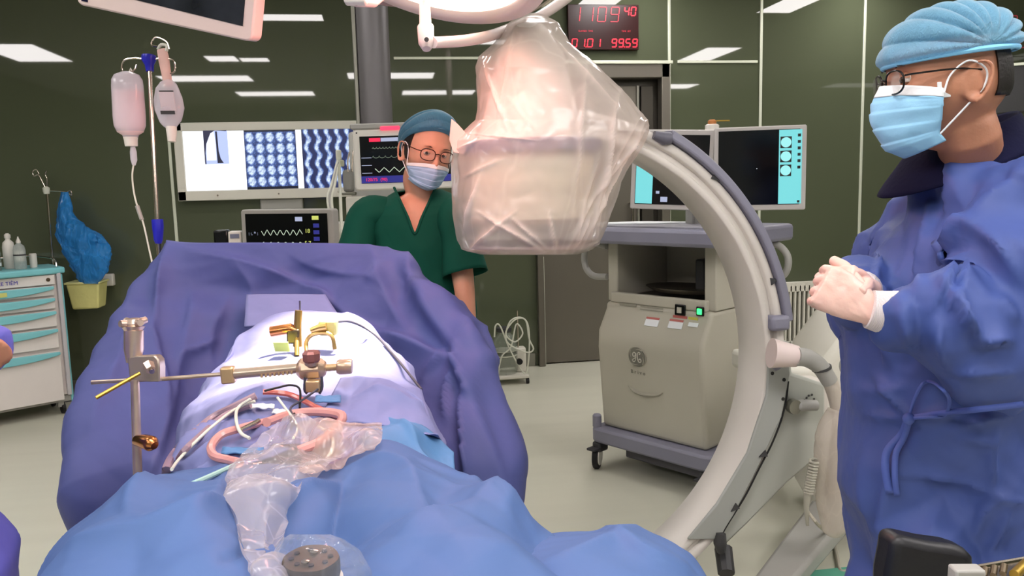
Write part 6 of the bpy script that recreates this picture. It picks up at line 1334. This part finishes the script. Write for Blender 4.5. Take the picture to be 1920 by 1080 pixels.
# scrub shirt with v neck: the neckline is cut by leaving the front open above the v
n_ = 260
def shirt_ring(z, rf, rb, rl): return ell(bc+V((0, 0, z)), nf, nl, rf, rb, rl, n_)
lev = [(zz(358), .050, .062, .062), (zz(365), .062, .070, .095), (zz(373), .074, .078, .130), (zz(386), .088, .085, .165), (zz(402), .098, .09, .178), (zz(425), .106, .095, .18), (zz(460), .112, .098, .178), (zz(500), .112, .10, .172), (zz(560), .112, .105, .17), (zz(640), .12, .115, .175), (.80, .13, .13, .19), (.74, .13, .13, .195)]
lz = np.linspace(0, len(lev)-1, 240); RG = []
for x in lz: RG.append(shirt_ring(*[float(np.interp(x, range(len(lev)), [w[k] for w in lev])) for k in range(4)]))
vs, fs = [p for r in RG for p in r], []
def vcut(p):
    if (p-bc).dot(nf) < 0: return False
    x, y = proj(p)
    if y > 437: return False
    k = (437-y)/90
    return 778-41*k < x < 778+40*k
for i in range(len(RG)-1):
    for j in range(n_):
        q = [RG[i][j], RG[i][(j+1) % n_], RG[i+1][(j+1) % n_], RG[i+1][j]]
        if not vcut((q[0]+q[1]+q[2]+q[3])/4): fs.append((i*n_+j, i*n_+(j+1) % n_, (i+1)*n_+(j+1) % n_, (i+1)*n_+j))
sm_ = MB(); sm_.add(vs, fs)
me = folds(sm_.mesh('s'), [(700, 420, 690, 520, 14, .010, 0), (790, 430, 800, 560, 16, .008, 0), (850, 420, 835, 560, 12, .010, 1), (720, 500, 780, 580, 14, .008, 0), (690, 380, 740, 470, 14, .006, 0)], .006, 9, 8, .006, 7)
_v = np.array([v.co[:] for v in me.vertices]); _q = _v-np.array(CO); _z = _q@np.array(fwd); _x = 960+F*(_q@np.array(CX))/_z; _y = 540-F*(_q@np.array(CY))/_z; _f = (_v-np.array(bc))@np.array(nf) > 0
def onshirt(px, py):
    k = np.argmin((_x-px)**2+(_y-py)**2+(~_f)*1e6); return P(px, py, _z[k]-.003)
MB().tube([onshirt(739-.0, 352), onshirt(752, 380), onshirt(765, 408), onshirt(778, 438), onshirt(791, 408), onshirt(804, 380), onshirt(816, 354)], .0048, 8, sp=6).build('neck_trim', SCRUB, t)
link(me, 'scrub_top', SCRUB, t, angle=180, solid=.004)
for a, b, c, sd in ((lsh, lel, lha, 1), (rsh, rel, rha, -1)):
    slv = MB(); e_ = a.lerp(b, .95); slv.tube([bc+nl*(sd*.10)+V((0, 0, zz(398))), a+V((sd*.0, 0, -.01)), a.lerp(b, .5)+V((sd*.008, 0, 0)), e_+V((sd*.012, 0, 0))], [.055, .062, .066, .074], 28, sp=8, caps=False)
    me = folds(slv.mesh('s'), [(860, 440, 880, 520, 9, .008, 0), (668, 430, 660, 520, 9, .008, 0)], .007, 10, 2+sd, .006, 9); link(me, 'sleeve', SCRUB, t, angle=180, solid=.003)
m = MB(); m.rings([ell(bc+V((0, 0, z)), nf, nl, rf, rb, rl) for z, rf, rb, rl in ((.95, .10, .11, .16), (.80, .11, .12, .18), (.72, .10, .12, .18))])
for sd in (-1, 1): h_ = bc+nl*(sd*.085); m.tube([h_+V((0, 0, .80)), h_+V((0, 0, .45)), h_+V((0, .01, .08))], [.095, .085, .08], 20, sp=5)
link(remesh(m, .012, 3), 'scrub_trousers', SCRUB, t, angle=180)
for sd in (-1, 1):
    h_ = bc+nl*(sd*.08); MB().tube([h_+V((0, .05, .045)), h_+V((0, -.06, .05)), h_+V((0, -.17, .035))], [.045, .05, .035], 16, sp=4).build('shoe', MEDG, t)

# ---- person at the far left edge, only sleeve and gown hem in view
c0 = P(-95, 640, 1.30)
t = thing('person', 'person in violet-blue gown at the left edge, only sleeve, hand and hem showing', 'person', (c0.x-.06, c0.y, 0))
bc = V((c0.x-.20, c0.y-.02, 0)); lf, ll = V((1, .25, 0)).normalized(), V((-.25, 1, 0)).normalized()
HT = headframe(bc+V((.05, 0, 1.60)), math.radians(12), math.radians(-15), 0, 1.0)
mb = MB(); add_head(mb, HT)
mb.tube([HT @ V((0, .02, -.06)), HT @ V((0, .03, -.11)), bc+V((0, 0, 1.38))], [.054, .056, .075], 20, sp=4)
mb.rings([ell(bc+V((0, 0, z)), lf, ll, .10, .10, rl) for z, rl in ((1.42, .10), (1.38, .16), (1.1, .15), (.85, .16))])
fh = P(-14, 652, 1.22); fe = P(-190, 700, 1.15); fs_ = bc+V((.02, -.17, 1.36))
mb.tube([fs_, fe, fh], [.05, .04, .026], 14, sp=5); hand_geo(mb, fh, V((-.35, .5, .15)), V((.9, -.2, .3)), .95, side=1, curl=(25, 35, 25))
for sd in (-1, 1): h_ = bc+ll*(sd*.09); mb.tube([h_+V((0, 0, .9)), h_+V((0, 0, .5)), h_+V((0, 0, .08))], [.08, .055, .04], 16, sp=4); mb.tube([h_+V((-.04, 0, .05)), h_+lf*.16+V((0, 0, .04))], [.045, .035], 12)
link(remesh(mb, .007, 3), 'body', SKIN, t, angle=180)
gm = MB(); gm.rings([ell(bc+V((0, 0, z)), lf, ll, rf, .15, rl) for z, rf, rl in ((1.45, .06, .10), (1.40, .10, .18), (1.25, .13, .20), (1.0, .125, .20), (.8, (P(-6, 830, 1.3)-bc).dot(lf), .21), (.62, (P(-2, 1040, 1.3)-bc).dot(lf), .24), (.35, .31, .27), (.3, .33, .27))])
gm.tube([fs_, fe, fe.lerp(fh, .5), fh, P(4, 648, 1.22), P(10, 648, 1.22)], [.085, .07, .045, .036, .031, .02], 20, sp=5)
gm.tube([bc+V((.02, .17, 1.36)), bc+V((.04, .26, 1.1)), bc+V((.02, .2, .98))], [.085, .08, .06], 20, sp=5)
link(folds(remesh(gm, .012, 4), [], .010, 8, 9, .010, 7), 'gown', mat('gown_violet', '#5a5cb4', .6, var=.05, bump=.004, bscale=7, bkind='crumple'), t, angle=180)
cap_geo(HT, 0, .02, .03, .09, .112, .10, 19, .08, .01, -.25, 0).build('surgical_cap', bpy.data.materials['cap_fabric'], t, angle=180)
sh_, bd, lp = mask_geo(HT); k_ = link(sh_.mesh('face_mask'), 'face_mask', MASKB, t, angle=60, solid=.0015, fix=False); bd.build('mask_top', MASKW, k_, solid=.0015)

# ------------------------------------------------------------ things behind and before the surgeon
a = P(1905, 165, 2.6)
Tm = frame(P(1850, 215, 3.7), V((1, -.12, .06)), V((-.12, -1, .1)))
t = thing('monitor', 'black monitor with a bright top edge behind the surgeon\'s neck', 'monitor', Tm.translation)
MB(Tm).prism(rrect(0, 0, .7, .215, .01), -.05, 0).build('housing', mat('mon_black', '#08080a', .3), t, bevel=.004); MB(Tm).box((.35, .218, -.02), (.7, .012, .06)).build('top_edge', SEAM, t)
MB().tube([Tm @ V((.35, .02, -.03)), V(((Tm @ V((.35, 0, -.03))).x, (Tm @ V((.35, 0, -.03))).y, 0.02))], .025, 12).build('stand', MEDG, t)
c = Tm @ V((.35, 0, -.03)); MB().lathe([(.2, 0), (.2, .02), (.03, .04)], (c.x, c.y, 0), n=24).build('foot', DGREY, t)
# black chair back / bag and instrument tray at the bottom right
dk = 1.02
ctl = [(1676, 1006), (1700, 1008), (1745, 1018), (1790, 1024), (1815, 1032), (1829, 1046), (1832, 1080), (1834, 1200), (1660, 1200), (1664, 1080), (1672, 1040)]
o = MB().slab([P(x, y, dk) for x, y in ctl], fwd*.05).build('equipment_case', mat('black_vinyl', '#0c0c12', .45, var=.1, bump=.001, bscale=40), bevel=.012, seg=3); tag(o, 'black padded case standing at the bottom right in front of the blue gown', 'case')
t = thing('instrument_tray', 'silver tray edge with small instruments in the bottom right corner', 'tray', P(1880, 1110, .95))
MB().slab([P(1831, 1066, .97), P(1935, 1048, 1.0), P(2010, 1050, 1.1), P(2060, 1180, .8), P(1830, 1190, .82)], V((0, 0, -.006))).build('tray_floor', STEEL, t, bevel=.002)
MB().tube([P(1800, 1070, .96), P(1831, 1064, .97), P(1935, 1046, 1.0)], .0035, 8).build('tray_rim', CHROME, t)
MB().box((0, 0, 0), (.035, .02, .02), frame(P(1812, 1078, .93), CX, ZU)).build('corner_block', MEDG, t, bevel=.003)
tt = MB().tube([P(1902, 1078, .93), P(1925, 1056, .95)], .006, 12).build('brass_rod', GOLD); tag(tt, 'brass-coloured rod lying on the silver tray in the bottom right corner', 'instrument')
for i, (x, y) in enumerate(((1845, 1076), (1862, 1073), (1880, 1070))): tag(MB().tube([P(x, y+6, .93), P(x+3, y-10, .94)], .004, 10).build('instrument_clip', BRONZE), '%s of three small dark clips on the silver tray' % ('leftmost', 'middle', 'rightmost')[i], 'clip', 'clips on the tray')
